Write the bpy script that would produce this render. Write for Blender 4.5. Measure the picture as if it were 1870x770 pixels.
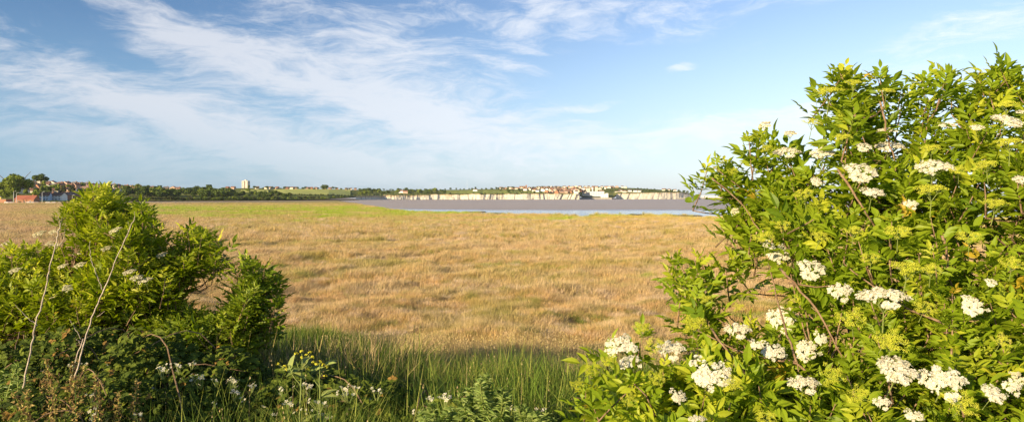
import bpy, math, random
import numpy as np
from mathutils import Vector, Matrix
for o in list(bpy.data.objects): bpy.data.objects.remove(o)
S = bpy.context.scene
COL = S.collection
R = math.radians
rg = np.random.default_rng(7)
random.seed(7)
FPX, HX, HY, EYE = 1241.0, 935.0, 361.0, 5.0      # focal length in photo pixels, horizon point, eye height
# ------------------------------------------------------------------ camera
cam = bpy.data.objects.new('camera', bpy.data.cameras.new('camera')); COL.objects.link(cam)
cam.location = (0, 0, EYE); cam.rotation_euler = (R(90), 0, 0)
cam.data.sensor_width = 36; cam.data.lens = 36*FPX/1870; cam.data.shift_y = -(385-HY)/1870
cam.data.clip_start = 0.05; cam.data.clip_end = 40000
S.camera = cam
S.view_settings.view_transform = 'Standard'; S.view_settings.look = 'None'
S.view_settings.gamma = 1; S.view_settings.use_curve_mapping = False
S.view_settings.exposure = 1.0
# ------------------------------------------------------------------ sun and sky
SUN_AZ, SUN_EL = R(44), R(14)          # sun stands behind the camera, to its left
sd = Vector((-math.sin(SUN_AZ)*math.cos(SUN_EL), -math.cos(SUN_AZ)*math.cos(SUN_EL), math.sin(SUN_EL)))
sun = bpy.data.objects.new('sun', bpy.data.lights.new('sun', 'SUN')); COL.objects.link(sun)
sun.rotation_euler = (-sd).to_track_quat('-Z', 'Y').to_euler()
sun.data.energy = 5.0; sun.data.angle = R(0.5); sun.data.color = (1.0, 0.81, 0.52)
W = bpy.data.worlds.new('World'); S.world = W; W.use_nodes = True
W.cycles.sampling_method = 'MANUAL'; W.cycles.sample_map_resolution = 512
nt = W.node_tree; nt.nodes.clear()

class NB:
    """small helper to write node trees"""
    def __init__(s, tree): s.t = tree
    def n(s, kind, ins=None, **kw):
        nd = s.t.nodes.new(kind)
        for k, v in kw.items(): setattr(nd, k, v)
        for k, v in (ins or {}).items():
            if hasattr(v, 'is_output'): s.t.links.new(v, nd.inputs[k])
            else: nd.inputs[k].default_value = v
        return nd
    def m(s, op, a, b=0.0, c=None, clamp=False):
        ins = {0: a, 1: b}
        if c is not None: ins[2] = c
        return s.n('ShaderNodeMath', ins, operation=op, use_clamp=clamp).outputs[0]
    def vm(s, op, a, b=(0, 0, 0)):
        nd = s.n('ShaderNodeVectorMath', {0: a, 1: b}, operation=op)
        return nd.outputs['Value'] if op in ('LENGTH', 'DOT_PRODUCT') else nd.outputs[0]
    def mr(s, v, a, b, c=0.0, d=1.0, smooth=True):
        return s.n('ShaderNodeMapRange', {'Value': v, 'From Min': a, 'From Max': b, 'To Min': c, 'To Max': d},
                   interpolation_type='SMOOTHSTEP' if smooth else 'LINEAR', clamp=True).outputs[0]
    def mix(s, f, a, b, blend='MIX'):
        nd = s.n('ShaderNodeMix', data_type='RGBA', blend_type=blend)
        for i, v in ((0, f), (6, a), (7, b)):
            if hasattr(v, 'is_output'): s.t.links.new(v, nd.inputs[i])
            elif i: nd.inputs[i].default_value = (*v, 1)
            else: nd.inputs[i].default_value = v
        return nd.outputs[2]
    def noise(s, vec, scale, detail=4, rough=.5, dist=0.0, col=False):
        nd = s.n('ShaderNodeTexNoise', {'Vector': vec, 'Scale': scale, 'Detail': detail, 'Roughness': rough, 'Distortion': dist})
        return nd.outputs['Color' if col else 'Fac']
    def mapping(s, vec, loc=(0, 0, 0), rot=(0, 0, 0), scale=(1, 1, 1), kind='POINT'):
        return s.n('ShaderNodeMapping', {'Vector': vec, 'Location': loc, 'Rotation': rot, 'Scale': scale}, vector_type=kind).outputs[0]
w = NB(nt)
sky = w.n('ShaderNodeTexSky', sky_type='NISHITA', sun_disc=False, sun_elevation=SUN_EL,
          sun_rotation=math.pi+SUN_AZ, altitude=0, air_density=1.0, dust_density=0.6, ozone_density=2.5)
gen = w.n('ShaderNodeTexCoord').outputs['Generated']
sep = w.n('ShaderNodeSeparateXYZ', {0: gen})
az = w.m('ARCTAN2', sep.outputs[0], sep.outputs[1]); el = w.m('ARCSINE', sep.outputs[2])
p = w.n('ShaderNodeCombineXYZ', {0: az, 1: el, 2: 0.0}).outputs[0]
def azel(px, py):
    a = math.atan2(px-HX, FPX); return a, math.atan2(HY-py, math.hypot(FPX, px-HX))
# cirrus sheets: (photo px, py of the centre, half length, half width, tilt in degrees, amount)
CL = [(300, 45, 190, 42, -27, .8), (110, 100, 220, 30, -12, .55), (200, 195, 330, 38, -13, .75), (430, 235, 300, 50, -16, .72),
      (120, 265, 300, 42, -14, .62), (640, 145, 300, 90, -10, .78), (850, 235, 260, 70, -4, .74), (520, 120, 260, 50, -20, .4), (350, 330, 340, 30, -5, .3), (560, 300, 420, 34, -5, .62),
      (860, 20, 330, 30, -3, .42), (960, 88, 60, 14, -4, .8), (930, 125, 60, 16, -6, .75), (1240, 20, 520, 40, 6, .42), (1265, 115, 32, 8, 14, .7),
      (1045, 196, 70, 7, 10, .62), (1375, 75, 34, 9, 5, .45), (1080, 270, 520, 40, 6, .5), (1560, 200, 420, 30, 8, .55), (1780, 60, 240, 50, 16, .5), (700, 60, 200, 40, -12, .5),
      (990, 10, 40, 26, 40, .6), (20, 30, 90, 26, -10, .25), (1180, 230, 260, 24, 4, .2)]
warp = w.vm('SUBTRACT', w.noise(w.mapping(p, scale=(3, 8, 1)), 1.6, 3, .5, col=True), (.5, .5, .5))
pw = w.vm('ADD', p, w.vm('MULTIPLY', warp, (.16, .07, 0)))
tot = None
for (cx, cy, hl, hw, tilt, amp) in CL:
    a, e = azel(cx, cy)
    q = w.mapping(pw, loc=(a, e, 0), rot=(0, 0, R(tilt)), scale=(hl/FPX, hw/FPX, 1), kind='TEXTURE')
    b = w.mr(w.vm('LENGTH', q), 0.0, 1.5, amp, 0.0)
    tot = b if tot is None else w.m('ADD', tot, b)
st = w.mapping(pw, rot=(0, 0, R(11)), scale=(2.4, 10, 1))
n1 = w.noise(st, 3.4, 9, .70, .25)
st2 = w.mapping(pw, rot=(0, 0, R(28)), scale=(7, 26, 1))
n2 = w.noise(st2, 3.0, 7, .7, .2)
n3 = w.noise(p, 4, 3, .5)
nn = w.m('ADD', w.m('MULTIPLY', n1, .58), w.m('ADD', w.m('MULTIPLY', n2, .36), w.m('MULTIPLY', n3, .16)))
dens = w.m('ADD', w.m('MULTIPLY', tot, 1.12), w.m('MULTIPLY', w.m('SUBTRACT', nn, .555), 4.7))
cl = w.mr(dens, .0, 1.4, 0, .77)
cl = w.m('MULTIPLY', cl, w.mr(tot, .0, .35))
cl = w.m('MULTIPLY', cl, w.mr(w.m('ADD', el, w.m('MULTIPLY', az, .10)), -.05, .08, .15, 1))
skyc = w.n('ShaderNodeHueSaturation', {'Saturation': .98, 'Value': 1.06, 'Color': sky.outputs[0]}).outputs[0]
skyc = w.mix(w.mr(el, 0.0, .28, .56, 0), skyc, (4.2, 5.7, 6.5))
# the right of the sky is brighter than the polarised left
skyc = w.mix(1.0, skyc, w.n('ShaderNodeCombineColor', {0: w.mr(az, -.7, .6, .52, 1.20), 1: w.mr(az, -.7, .6, .64, 1.08), 2: w.mr(az, -.7, .6, .80, 1.12)}).outputs[0], 'MULTIPLY')
skyc = w.mix(cl, skyc, w.n('ShaderNodeCombineColor', {0: w.mr(az, -.7, .6, 4.8, 6.2), 1: w.mr(az, -.7, .6, 4.9, 6.5), 2: w.mr(az, -.7, .6, 5.25, 6.9)}).outputs[0])
bg = w.n('ShaderNodeBackground', {'Color': skyc, 'Strength': .085})
nt.links.new(bg.outputs[0], w.n('ShaderNodeOutputWorld').inputs[0])

# ------------------------------------------------------------------ object helpers
def tag(o, label=None, cat=None, group=None, kind=None):
    if label: o['label'] = label
    if cat: o['category'] = cat
    if group: o['group'] = group
    if kind: o['kind'] = kind
    return o
def empty(name, loc, rz=0.0):
    o = bpy.data.objects.new(name, None); o.location = loc; o.rotation_euler = (0, 0, rz)
    o.empty_display_size = .3; COL.objects.link(o); return o
class Acc:
    """collects triangles (numpy) with a material index and a random value for each vertex"""
    def __init__(s): s.V = []; s.F = []; s.M = []; s.A = []; s.H = []; s.n = 0
    def add(s, V, F, m=0, rnd=None, h=None):
        V = np.asarray(V, float).reshape(-1, 3); F = np.asarray(F, int).reshape(-1, 3)
        s.V.append(V); s.F.append(F+s.n); s.M.append(np.full(len(F), m)); s.n += len(V)
        s.A.append(np.full(len(V), rg.random()) if rnd is None else np.broadcast_to(rnd, (len(V),)))
        s.H.append(np.zeros(len(V)) if h is None else h)
    def box(s, c, d, m=0, rz=0):
        x, y, z = [v/2 for v in d]
        V = np.array([[i*x, j*y, k*z] for k in (-1, 1) for j in (-1, 1) for i in (-1, 1)], float)
        cr, sr = math.cos(rz), math.sin(rz)
        V = V @ np.array([[cr, sr, 0], [-sr, cr, 0], [0, 0, 1]]) + np.array(c)
        Q = [(0, 2, 3, 1), (4, 5, 7, 6), (0, 1, 5, 4), (2, 6, 7, 3), (0, 4, 6, 2), (1, 3, 7, 5)]
        s.add(V, [t for q in Q for t in ((q[0], q[1], q[2]), (q[0], q[2], q[3]))], m)
    def tube(s, P, r0, r1=None, k=6, m=0):
        P = np.asarray(P, float); n = len(P); r1 = r0 if r1 is None else r1
        T = np.gradient(P, axis=0); T /= np.linalg.norm(T, axis=1)[:, None]+1e-9
        ref = np.array([0, 0, 1.]) if abs(T[:, 2]).mean() < .8 else np.array([1., 0, 0])
        U = np.cross(T, ref); U /= np.linalg.norm(U, axis=1)[:, None]+1e-9; B = np.cross(T, U)
        rr = np.linspace(r0, r1, n)[:, None, None]; a = np.linspace(0, 2*np.pi, k, endpoint=False)
        V = P[:, None]+rr*(U[:, None]*np.cos(a)[None, :, None]+B[:, None]*np.sin(a)[None, :, None])
        F = []
        for i in range(n-1):
            for j in range(k):
                a0, b0 = i*k+j, i*k+(j+1) % k
                F += [(a0, b0, b0+k), (a0, b0+k, a0+k)]
        for j in range(1, k-1): F += [(0, j+1, j), ((n-1)*k, (n-1)*k+j, (n-1)*k+j+1)]
        s.add(V.reshape(-1, 3), F, m, h=np.repeat(np.linspace(0, 1, n), k))
    def place(s, V, F, T, Rm, sc, m=0, rnd=None):
        """many copies of a template: T (N,3), Rm (N,3,3) with axes as columns, sc (N,)"""
        N, n = len(T), len(V)
        if N == 0: return
        P = np.einsum('nij,vj->nvi', Rm, V)*np.asarray(sc)[:, None, None]+np.asarray(T)[:, None]
        FF = (F[None]+np.arange(N)[:, None, None]*n).reshape(-1, 3)
        rnd = rg.random(N) if rnd is None else rnd
        s.add(P.reshape(-1, 3), FF, m, np.repeat(rnd, n))
    def build(s, name, mats, parent=None, smooth=False, local=None):
        V = np.concatenate(s.V); F = np.concatenate(s.F)
        if local is not None: V = V-np.array(local)
        me = bpy.data.meshes.new(name)
        me.vertices.add(len(V)); me.vertices.foreach_set('co', V.ravel().astype(np.float32))
        me.loops.add(F.size); me.loops.foreach_set('vertex_index', F.ravel().astype(np.int32))
        me.polygons.add(len(F)); me.polygons.foreach_set('loop_start', np.arange(0, F.size, 3, dtype=np.int32))
        me.polygons.foreach_set('material_index', np.concatenate(s.M).astype(np.int32))
        me.polygons.foreach_set('use_smooth', np.full(len(F), smooth))
        me.update(calc_edges=True)
        for an, dat in (('rnd', s.A), ('hgt', s.H)):
            at = me.attributes.new(an, 'FLOAT', 'POINT'); at.data.foreach_set('value', np.concatenate(dat).astype(np.float32))
        for m in (mats if isinstance(mats, (list, tuple)) else [mats]): me.materials.append(m)
        o = bpy.data.objects.new(name, me); COL.objects.link(o)
        if parent is not None: o.parent = parent
        return o
def grid_tris(nr, nc):
    i, j = np.meshgrid(np.arange(nr-1), np.arange(nc-1), indexing='ij'); a = (i*nc+j).ravel()
    return np.concatenate([np.stack([a, a+1, a+nc+1], 1), np.stack([a, a+nc+1, a+nc], 1)])
def unit(v): return v/(np.linalg.norm(v, axis=-1, keepdims=True)+1e-9)
def frames(X, Z):
    X = unit(X); Y = unit(np.cross(Z, X)); Z = np.cross(X, Y); return np.stack([X, Y, Z], -1)
def at(px, py, d): return np.array([(px-HX)/FPX*d, d, EYE-(py-HY)/FPX*d])
def at_v(px, py, d): return np.stack([(px-HX)/FPX*d, d, EYE-(py-HY)/FPX*d], 1)
def copy_tree(o, parent=None):
    c = o.copy(); COL.objects.link(c); c.parent = parent
    for ch in CHILD.get(o.name, []): copy_tree(ch, c)
    return c
CHILD = {}
def kids(o, *ch): CHILD[o.name] = list(ch); return o

# ------------------------------------------------------------------ materials
def mat(name): 
    m = bpy.data.materials.new(name); m.use_nodes = True; m.node_tree.nodes.clear(); b = NB(m.node_tree); return m, b
def out(m, b, sh, disp=None):
    o = b.n('ShaderNodeOutputMaterial'); m.node_tree.links.new(sh, o.inputs[0]); return m
def simple(name, c1, c2=None, scale=3., rough=.8, bump=0.0, spec=.3, obj=True, metal=0.0):
    m, b = mat(name); tc = b.n('ShaderNodeTexCoord').outputs['Object']
    f = b.noise(tc, scale, 5, .6)
    c = b.mix(b.mr(f, .3, .7), c1, c2 or tuple(v*.75 for v in c1))
    pr = b.n('ShaderNodeBsdfPrincipled', {'Base Color': c, 'Roughness': rough, 'Specular IOR Level': spec, 'Metallic': metal})
    if bump: 
        bp = b.n('ShaderNodeBump', {'Height': f, 'Strength': bump, 'Distance': .05}); m.node_tree.links.new(bp.outputs[0], pr.inputs['Normal'])
    return out(m, b, pr.outputs[0])
def leafmat(name, cols, trans=.35, rough=.45, spec=.4, tcol=None, patch=1.5):
    """cols: three colours, spread over leaves by their random value and over patches in space"""
    m, b = mat(name); r = b.n('ShaderNodeAttribute', attribute_name='rnd').outputs['Fac']
    pos = b.n('ShaderNodeNewGeometry').outputs['Position']
    f = b.m('ADD', b.m('MULTIPLY', r, .65), b.m('MULTIPLY', b.noise(pos, patch, 2), .45), clamp=True)
    c = b.mix(b.mr(f, .15, .5), cols[0], cols[1]); c = b.mix(b.mr(f, .55, .9), c, cols[2])
    if len(cols) > 3: c = b.mix(b.mr(r, .955, .96), c, cols[3]); c = b.mix(b.m('MULTIPLY', b.mr(b.noise(pos, 55, 3), .60, .70), .35), c, (.20, .17, .03))
    pr = b.n('ShaderNodeBsdfPrincipled', {'Base Color': c, 'Roughness': rough, 'Specular IOR Level': spec})
    tc = b.mix(1.0, c, tcol or (1.25, 1.3, .45), 'MULTIPLY')
    tr = b.n('ShaderNodeBsdfTranslucent', {'Color': tc})
    mx = b.n('ShaderNodeMixShader', {0: trans, 1: pr.outputs[0], 2: tr.outputs[0]})
    return out(m, b, mx.outputs[0])
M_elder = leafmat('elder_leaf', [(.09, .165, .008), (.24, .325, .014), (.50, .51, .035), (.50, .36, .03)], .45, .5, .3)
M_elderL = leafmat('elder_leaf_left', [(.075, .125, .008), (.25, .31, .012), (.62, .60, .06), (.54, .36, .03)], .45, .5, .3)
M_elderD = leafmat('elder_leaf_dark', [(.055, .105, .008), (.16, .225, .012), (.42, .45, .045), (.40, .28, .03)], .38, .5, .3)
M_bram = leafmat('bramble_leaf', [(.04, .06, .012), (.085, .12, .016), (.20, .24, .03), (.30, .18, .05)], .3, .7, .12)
M_petal = leafmat('white_petal', [(.66, .60, .42), (.78, .73, .58), (.84, .80, .68)], .25, .7, .1, (1, 1, .9))
M_cream = leafmat('cream_petal', [(.66, .60, .36), (.72, .66, .45), (.76, .72, .52)], .25, .7, .1, (1, 1, .8))
M_bud = leafmat('bud_green', [(.42, .46, .04), (.54, .55, .05), (.64, .60, .08)], .3, .7, .1)
M_stalk = simple('green_stalk', (.16, .22, .05), (.24, .26, .07), 20, .6)
M_bark = simple('elder_bark', (.17, .10, .055), (.30, .20, .12), 25, .9, .6)
M_dead = simple('dead_wood', (.56, .46, .36), (.40, .32, .25), 18, .85, .5)
M_yel = leafmat('yellow_flower', [(.55, .52, .04), (.62, .56, .05), (.70, .62, .08)], .3, .7, .1)
M_this = leafmat('thistle_leaf', [(.14, .22, .05), (.24, .32, .08), (.38, .44, .14)], .3)
M_tree = [leafmat('tree_leaf_a', [(.04, .065, .012), (.075, .115, .018), (.13, .17, .03)], .2, .7, .2, patch=.2),
          leafmat('tree_leaf_b', [(.11, .15, .018), (.18, .23, .025), (.26, .30, .04)], .2, .7, .2, patch=.2),
          leafmat('tree_leaf_c', [(.05, .06, .02), (.075, .085, .025), (.11, .115, .035)], .2, .7, .2, patch=.2)]
M_trunk = simple('tree_bark', (.12, .09, .06), (.2, .15, .1), 2, .9)

def meadow_colour(b, pos, hgt=None):
    """the colour of the marsh by where it grows: straw, rust, grey-pink and green patches"""
    sp = b.n('ShaderNodeSeparateXYZ', {0: pos}); y = sp.outputs[1]; x = sp.outputs[0]
    flat = b.n('ShaderNodeCombineXYZ', {0: x, 1: y, 2: 0.0}).outputs[0]
    big = b.noise(b.mapping(flat, scale=(.018, .030, 1)), 1, 4, .6, .5)
    med = b.noise(b.mapping(flat, scale=(.16, .24, 1), loc=(5, 3, 0)), 1, 5, .65, .6)
    sm = b.noise(b.mapping(flat, scale=(.7, 1.0, 1), loc=(9, 1, 0)), 1, 4, .65, .4)
    c = b.mix(b.mr(med, .40, .60), (.60, .445, .205), (.64, .39, .145))
    xs = b.noise(b.mapping(flat, scale=(1.5, 2.6, 1), loc=(4, 4, 0)), 1, 4, .65, .5)
    c = b.mix(b.m('MULTIPLY', b.mr(b.m('ADD', b.m('MULTIPLY', sm, .6), b.m('MULTIPLY', xs, .4)), .51, .60), .8), c, (.76, .58, .38))
    c = b.mix(b.m('MULTIPLY', b.mr(xs, .50, .38), .7), c, (.25, .20, .065))
    c = b.mix(b.m('MULTIPLY', b.mr(sm, .50, .40), .3), c, (.38, .28, .10))
    c = b.mix(b.m('MULTIPLY', b.mr(big, .45, .7), .5), c, (.50, .40, .11))
    c = b.mix(b.m('MULTIPLY', b.mr(sm, .48, .36), .75), c, (.24, .25, .06))
    c = b.mix(b.m('MULTIPLY', b.mr(med, .60, .66), .75), c, (.20, .31, .03))
    wide = b.noise(b.mapping(flat, scale=(.06, .09, 1), loc=(2, 8, 0), rot=(0, 0, .5)), 1, 5, .6, .8)
    c = b.mix(b.m('MULTIPLY', b.mr(wide, .48, .62), .5), c, (.66, .47, .28))
    c = b.mix(b.m('MULTIPLY', b.mr(wide, .48, .36), .5), c, (.36, .34, .07))
    # pinkish older growth to the left
    c = b.mix(b.m('MULTIPLY', b.mr(b.m('ADD', x, b.m('MULTIPLY', y, .45)), 20, -30), .5), c, (.56, .38, .24))
    # fresh green belt before the creek, breaking up at its edges
    yy = b.m('ADD', y, b.m('ADD', b.m('MULTIPLY', b.m('SUBTRACT', big, .5), 300), b.m('MULTIPLY', b.m('SUBTRACT', wide, .5), 420)))
    g = b.m('MULTIPLY', b.mr(yy, 135, 215), b.mr(yy, 500, 340))
    g = b.m('MULTIPLY', g, b.mr(b.m('ADD', b.m('ADD', x, b.m('MULTIPLY', y, .62)), b.m('MULTIPLY', med, 60)), -10, 50))
    g = b.m('MULTIPLY', g, b.mr(b.noise(b.mapping(flat, scale=(.05, .035, 1), loc=(7, 2, 0)), 1, 5, .7, .4), .38, .56, .05, 1))
    c = b.mix(b.m('MULTIPLY', g, .95), c, (.33, .44, .03))
    g2 = b.m('MULTIPLY', b.mr(y, 400, 520), b.mr(big, .40, .56))
    c = b.mix(b.m('MULTIPLY', g2, .55), c, (.26, .29, .06))
    # golden growth near the shore on the right
    c = b.mix(b.m('MULTIPLY', b.m('MULTIPLY', b.mr(y, 90, 150), b.mr(y, 230, 180)), b.m('MULTIPLY', b.mr(med, .4, .6), b.mr(x, -20, 40, 0, .7))), c, (.62, .45, .10))
    return c, sm, med
def grassmat(name, base=None, tint=(1, 1, 1), trans=.25):
    m, b = mat(name); pos = b.n('ShaderNodeNewGeometry').outputs['Position']
    r = b.n('ShaderNodeAttribute', attribute_name='rnd').outputs['Fac']; h = b.n('ShaderNodeAttribute', attribute_name='hgt').outputs['Fac']
    if base is None:
        c, _, _ = meadow_colour(b, pos)
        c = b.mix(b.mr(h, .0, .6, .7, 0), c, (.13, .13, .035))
    else:
        f = b.m('ADD', b.m('MULTIPLY', r, .6), b.m('MULTIPLY', b.noise(pos, .6, 3), .5), clamp=True)
        c = b.mix(b.mr(f, .25, .55), base[0], base[1]); c = b.mix(b.mr(f, .6, .85), c, base[2])
    c = b.mix(1.0, c, tint, 'MULTIPLY')
    c = b.n('ShaderNodeHueSaturation', {'Color': c, 'Value': b.mr(r, 0, 1, .72, 1.22, False)}).outputs[0]
    pr = b.n('ShaderNodeBsdfPrincipled', {'Base Color': c, 'Roughness': .75, 'Specular IOR Level': .2})
    tr = b.n('ShaderNodeBsdfTranslucent', {'Color': c})
    return out(m, b, b.n('ShaderNodeMixShader', {0: trans, 1: pr.outputs[0], 2: tr.outputs[0]}).outputs[0])
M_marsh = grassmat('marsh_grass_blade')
M_lush = grassmat('lush_grass_blade', [(.06, .12, .018), (.12, .20, .022), (.30, .31, .06)])
M_dry = grassmat('dry_stem', [(.42, .29, .15), (.56, .42, .22), (.50, .40, .14)])
M_red = grassmat('rusty_seed', [(.20, .11, .045), (.32, .20, .07), (.38, .30, .10)])
def groundmat():
    m, b = mat('marsh_ground'); pos = b.n('ShaderNodeNewGeometry').outputs['Position']
    c, sm, med = meadow_colour(b, pos)
    sp = b.n('ShaderNodeSeparateXYZ', {0: pos}); y = sp.outputs[1]; z = sp.outputs[2]
    c = b.mix(b.m('MULTIPLY', b.mr(y, 160, 25), .8), c, (.12, .10, .04))       # darker ground in the gaps between the near blades
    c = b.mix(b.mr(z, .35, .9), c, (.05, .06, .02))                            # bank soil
    c = b.mix(b.mr(z, -.08, -.2), c, (.20, .155, .11))                         # wet mud
    fine = b.noise(b.mapping(pos, scale=(1.2, .35, 1)), 1, 5, .7, .3)
    c = b.n('ShaderNodeHueSaturation', {'Color': c, 'Value': b.mr(fine, .25, .75, .62, 1.3, False)}).outputs[0]
    pr = b.n('ShaderNodeBsdfPrincipled', {'Base Color': c, 'Roughness': .95, 'Specular IOR Level': .1})
    h = b.m('ADD', b.m('MULTIPLY', fine, .6), b.noise(pos, .5, 4, .6))
    bp = b.n('ShaderNodeBump', {'Height': h, 'Strength': .9, 'Distance': .6}); m.node_tree.links.new(bp.outputs[0], pr.inputs['Normal'])
    return out(m, b, pr.outputs[0])
M_ground = groundmat()
def watermat():
    m, b = mat('tidal_water'); pos = b.n('ShaderNodeNewGeometry').outputs['Position']
    sp = b.n('ShaderNodeSeparateXYZ', {0: pos}); y = sp.outputs[1]; x = sp.outputs[0]
    n = b.noise(b.mapping(pos, scale=(.006, .02, 1)), 1, 4, .6)
    n2 = b.noise(b.mapping(pos, scale=(.04, .18, 1)), 1, 4, .6)
    # the channel keeps still water, blue painted in for reflected sky; farther out the tide carries brown silt
    yy = b.m('ADD', b.m('ADD', y, b.m('MULTIPLY', b.m('SUBTRACT', n, .5), 80)), b.m('MULTIPLY', b.mr(x, 20, -140), -90))
    f = b.mr(b.m('ADD', yy, b.m('MULTIPLY', b.m('SUBTRACT', n2, .5), 120)), 255, 335)
    c = b.mix(f, (.22, .28, .40), (.47, .375, .30))
    c = b.mix(b.m('MULTIPLY', b.mr(n2, .5, .7), .35), c, (.52, .44, .38))
    n3 = b.noise(b.mapping(pos, scale=(.004, .05, 1), rot=(0, 0, .12)), 1, 5, .65)
    c = b.mix(b.m('MULTIPLY', b.mr(n3, .52, .64), .5), c, (.56, .52, .50)); c = b.mix(b.m('MULTIPLY', b.m('MULTIPLY', b.mr(n3, .47, .38), f), .35), c, (.27, .21, .16))  # pale streaks paint a wet sheen into the water colour
    pr = b.n('ShaderNodeBsdfPrincipled', {'Base Color': c, 'Roughness': b.mr(f, 0, 1, .12, .45), 'Specular IOR Level': b.mr(f, 0, 1, .5, .12), 'IOR': 1.33})
    wv = b.noise(b.mapping(pos, scale=(.25, .9, 1)), 1, 5, .65)
    bp = b.n('ShaderNodeBump', {'Height': wv, 'Strength': b.mr(f, 0, 1, .25, .8), 'Distance': .25}); m.node_tree.links.new(bp.outputs[0], pr.inputs['Normal'])
    return out(m, b, pr.outputs[0])
M_water = watermat()
def hillmat():
    m, b = mat('hill_ground'); pos = b.n('ShaderNodeNewGeometry').outputs['Position']
    n = b.noise(b.mapping(pos, scale=(.006, .012, .02)), 1, 4, .6); n2 = b.noise(pos, .06, 5, .65)
    c = b.mix(b.mr(n, .4, .6), (.14, .17, .045), (.24, .24, .07)); c = b.mix(b.m('MULTIPLY', b.mr(n2, .45, .65), .6), c, (.06, .085, .025))
    pr = b.n('ShaderNodeBsdfPrincipled', {'Base Color': c, 'Roughness': 1, 'Specular IOR Level': 0})
    bp = b.n('ShaderNodeBump', {'Height': n2, 'Strength': .8, 'Distance': 3}); m.node_tree.links.new(bp.outputs[0], pr.inputs['Normal'])
    return out(m, b, pr.outputs[0])
M_hill = hillmat()
def chalkmat():
    m, b = mat('chalk'); pos = b.n('ShaderNodeNewGeometry').outputs['Position']; h = b.n('ShaderNodeAttribute', attribute_name='hgt').outputs['Fac']
    n = b.noise(b.mapping(pos, scale=(.05, .05, .03)), 1, 5, .65); n2 = b.noise(b.mapping(pos, scale=(.02, .02, .5)), 1, 4, .6)
    c = b.mix(b.mr(n2, .35, .65), (.68, .62, .50), (.54, .48, .38))
    left = b.mr(b.n('ShaderNodeSeparateXYZ', {0: pos}).outputs[0], -150, -420)     # the low western end is earthier
    soil = b.mr(b.m('ADD', b.m('ADD', h, b.m('MULTIPLY', b.m('SUBTRACT', n, .5), .9)), b.m('MULTIPLY', left, .30)), .78, 1.0)
    c = b.mix(b.m('MULTIPLY', soil, .75), c, (.46, .33, .17))
    c = b.mix(b.m('MULTIPLY', b.mr(n, .60, .72), .35), c, (.20, .17, .11))
    c = b.mix(b.mr(h, .08, .0), c, (.14, .12, .09))
    pr = b.n('ShaderNodeBsdfPrincipled', {'Base Color': c, 'Roughness': .95, 'Specular IOR Level': .1})
    bp = b.n('ShaderNodeBump', {'Height': n, 'Strength': .7, 'Distance': 3}); m.node_tree.links.new(bp.outputs[0], pr.inputs['Normal'])
    return out(m, b, pr.outputs[0])
M_chalk = chalkmat()
def fieldmat(name, c1, c2):
    m, b = mat(name); pos = b.n('ShaderNodeNewGeometry').outputs['Position']
    n = b.noise(b.mapping(pos, scale=(.02, .05, .1)), 1, 4, .6)
    c = b.mix(b.mr(n, .35, .65), c1, c2)
    return out(m, b, b.n('ShaderNodeBsdfPrincipled', {'Base Color': c, 'Roughness': 1, 'Specular IOR Level': 0}).outputs[0])
M_field = fieldmat('young_crop', (.50, .52, .12), (.56, .54, .19))
M_field2 = fieldmat('cliff_top_grass', (.26, .31, .08), (.33, .33, .10))
M_sand = fieldmat('shingle', (.42, .33, .22), (.36, .30, .2))
M_wallc = {'white': simple('white_render', (.78, .76, .70), (.70, .68, .62), .5), 'cream': simple('cream_render', (.68, .60, .46), (.6, .53, .4), .5),
           'brick': simple('brick', (.30, .13, .07), (.36, .18, .10), 1.5), 'pink': simple('pale_brick', (.50, .33, .24), (.42, .27, .2), .8),
           'blue': simple('blue_render', (.45, .56, .70), (.42, .52, .64), .5)}
M_roof = {'red': simple('red_tiles', (.22, .105, .07), (.17, .085, .06), 1.2), 'brown': simple('brown_tiles', (.20, .11, .075), (.15, .09, .065), 1.2),
          'grey': simple('grey_slates', (.17, .155, .15), (.13, .12, .12), 1.2), 'orange': simple('orange_tiles', (.25, .155, .115), (.19, .125, .095), 1.2), 'bright': simple('bright_red_tiles', (.36, .12, .065), (.30, .10, .06), 1.2)}
M_glass = simple('window_glass', (.05, .06, .08), (.08, .09, .11), 1, .15, 0, .6)
M_conc = simple('pale_concrete', (.62, .56, .46), (.54, .49, .40), .3)
M_conc2 = simple('grey_concrete', (.36, .33, .29), (.28, .26, .23), .2)
M_metal = simple('painted_metal', (.62, .62, .60), (.55, .55, .55), 2, .5)
M_yellow = simple('yellow_board', (.72, .48, .03), (.66, .42, .03), 1); M_blue = simple('blue_board', (.04, .09, .38), (.04, .08, .3), 1)
M_door = simple('painted_door', (.10, .12, .10)); M_tyre = simple('tyre', (.02, .02, .02))
M_carp = {k: simple(k+'_car_paint', c, tuple(v*.9 for v in c), 1, .3, 0, .6) for k, c in (('white', (.75, .75, .75)), ('silver', (.42, .44, .47)), ('dark', (.04, .05, .07)), ('red', (.4, .03, .02)))}

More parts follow.
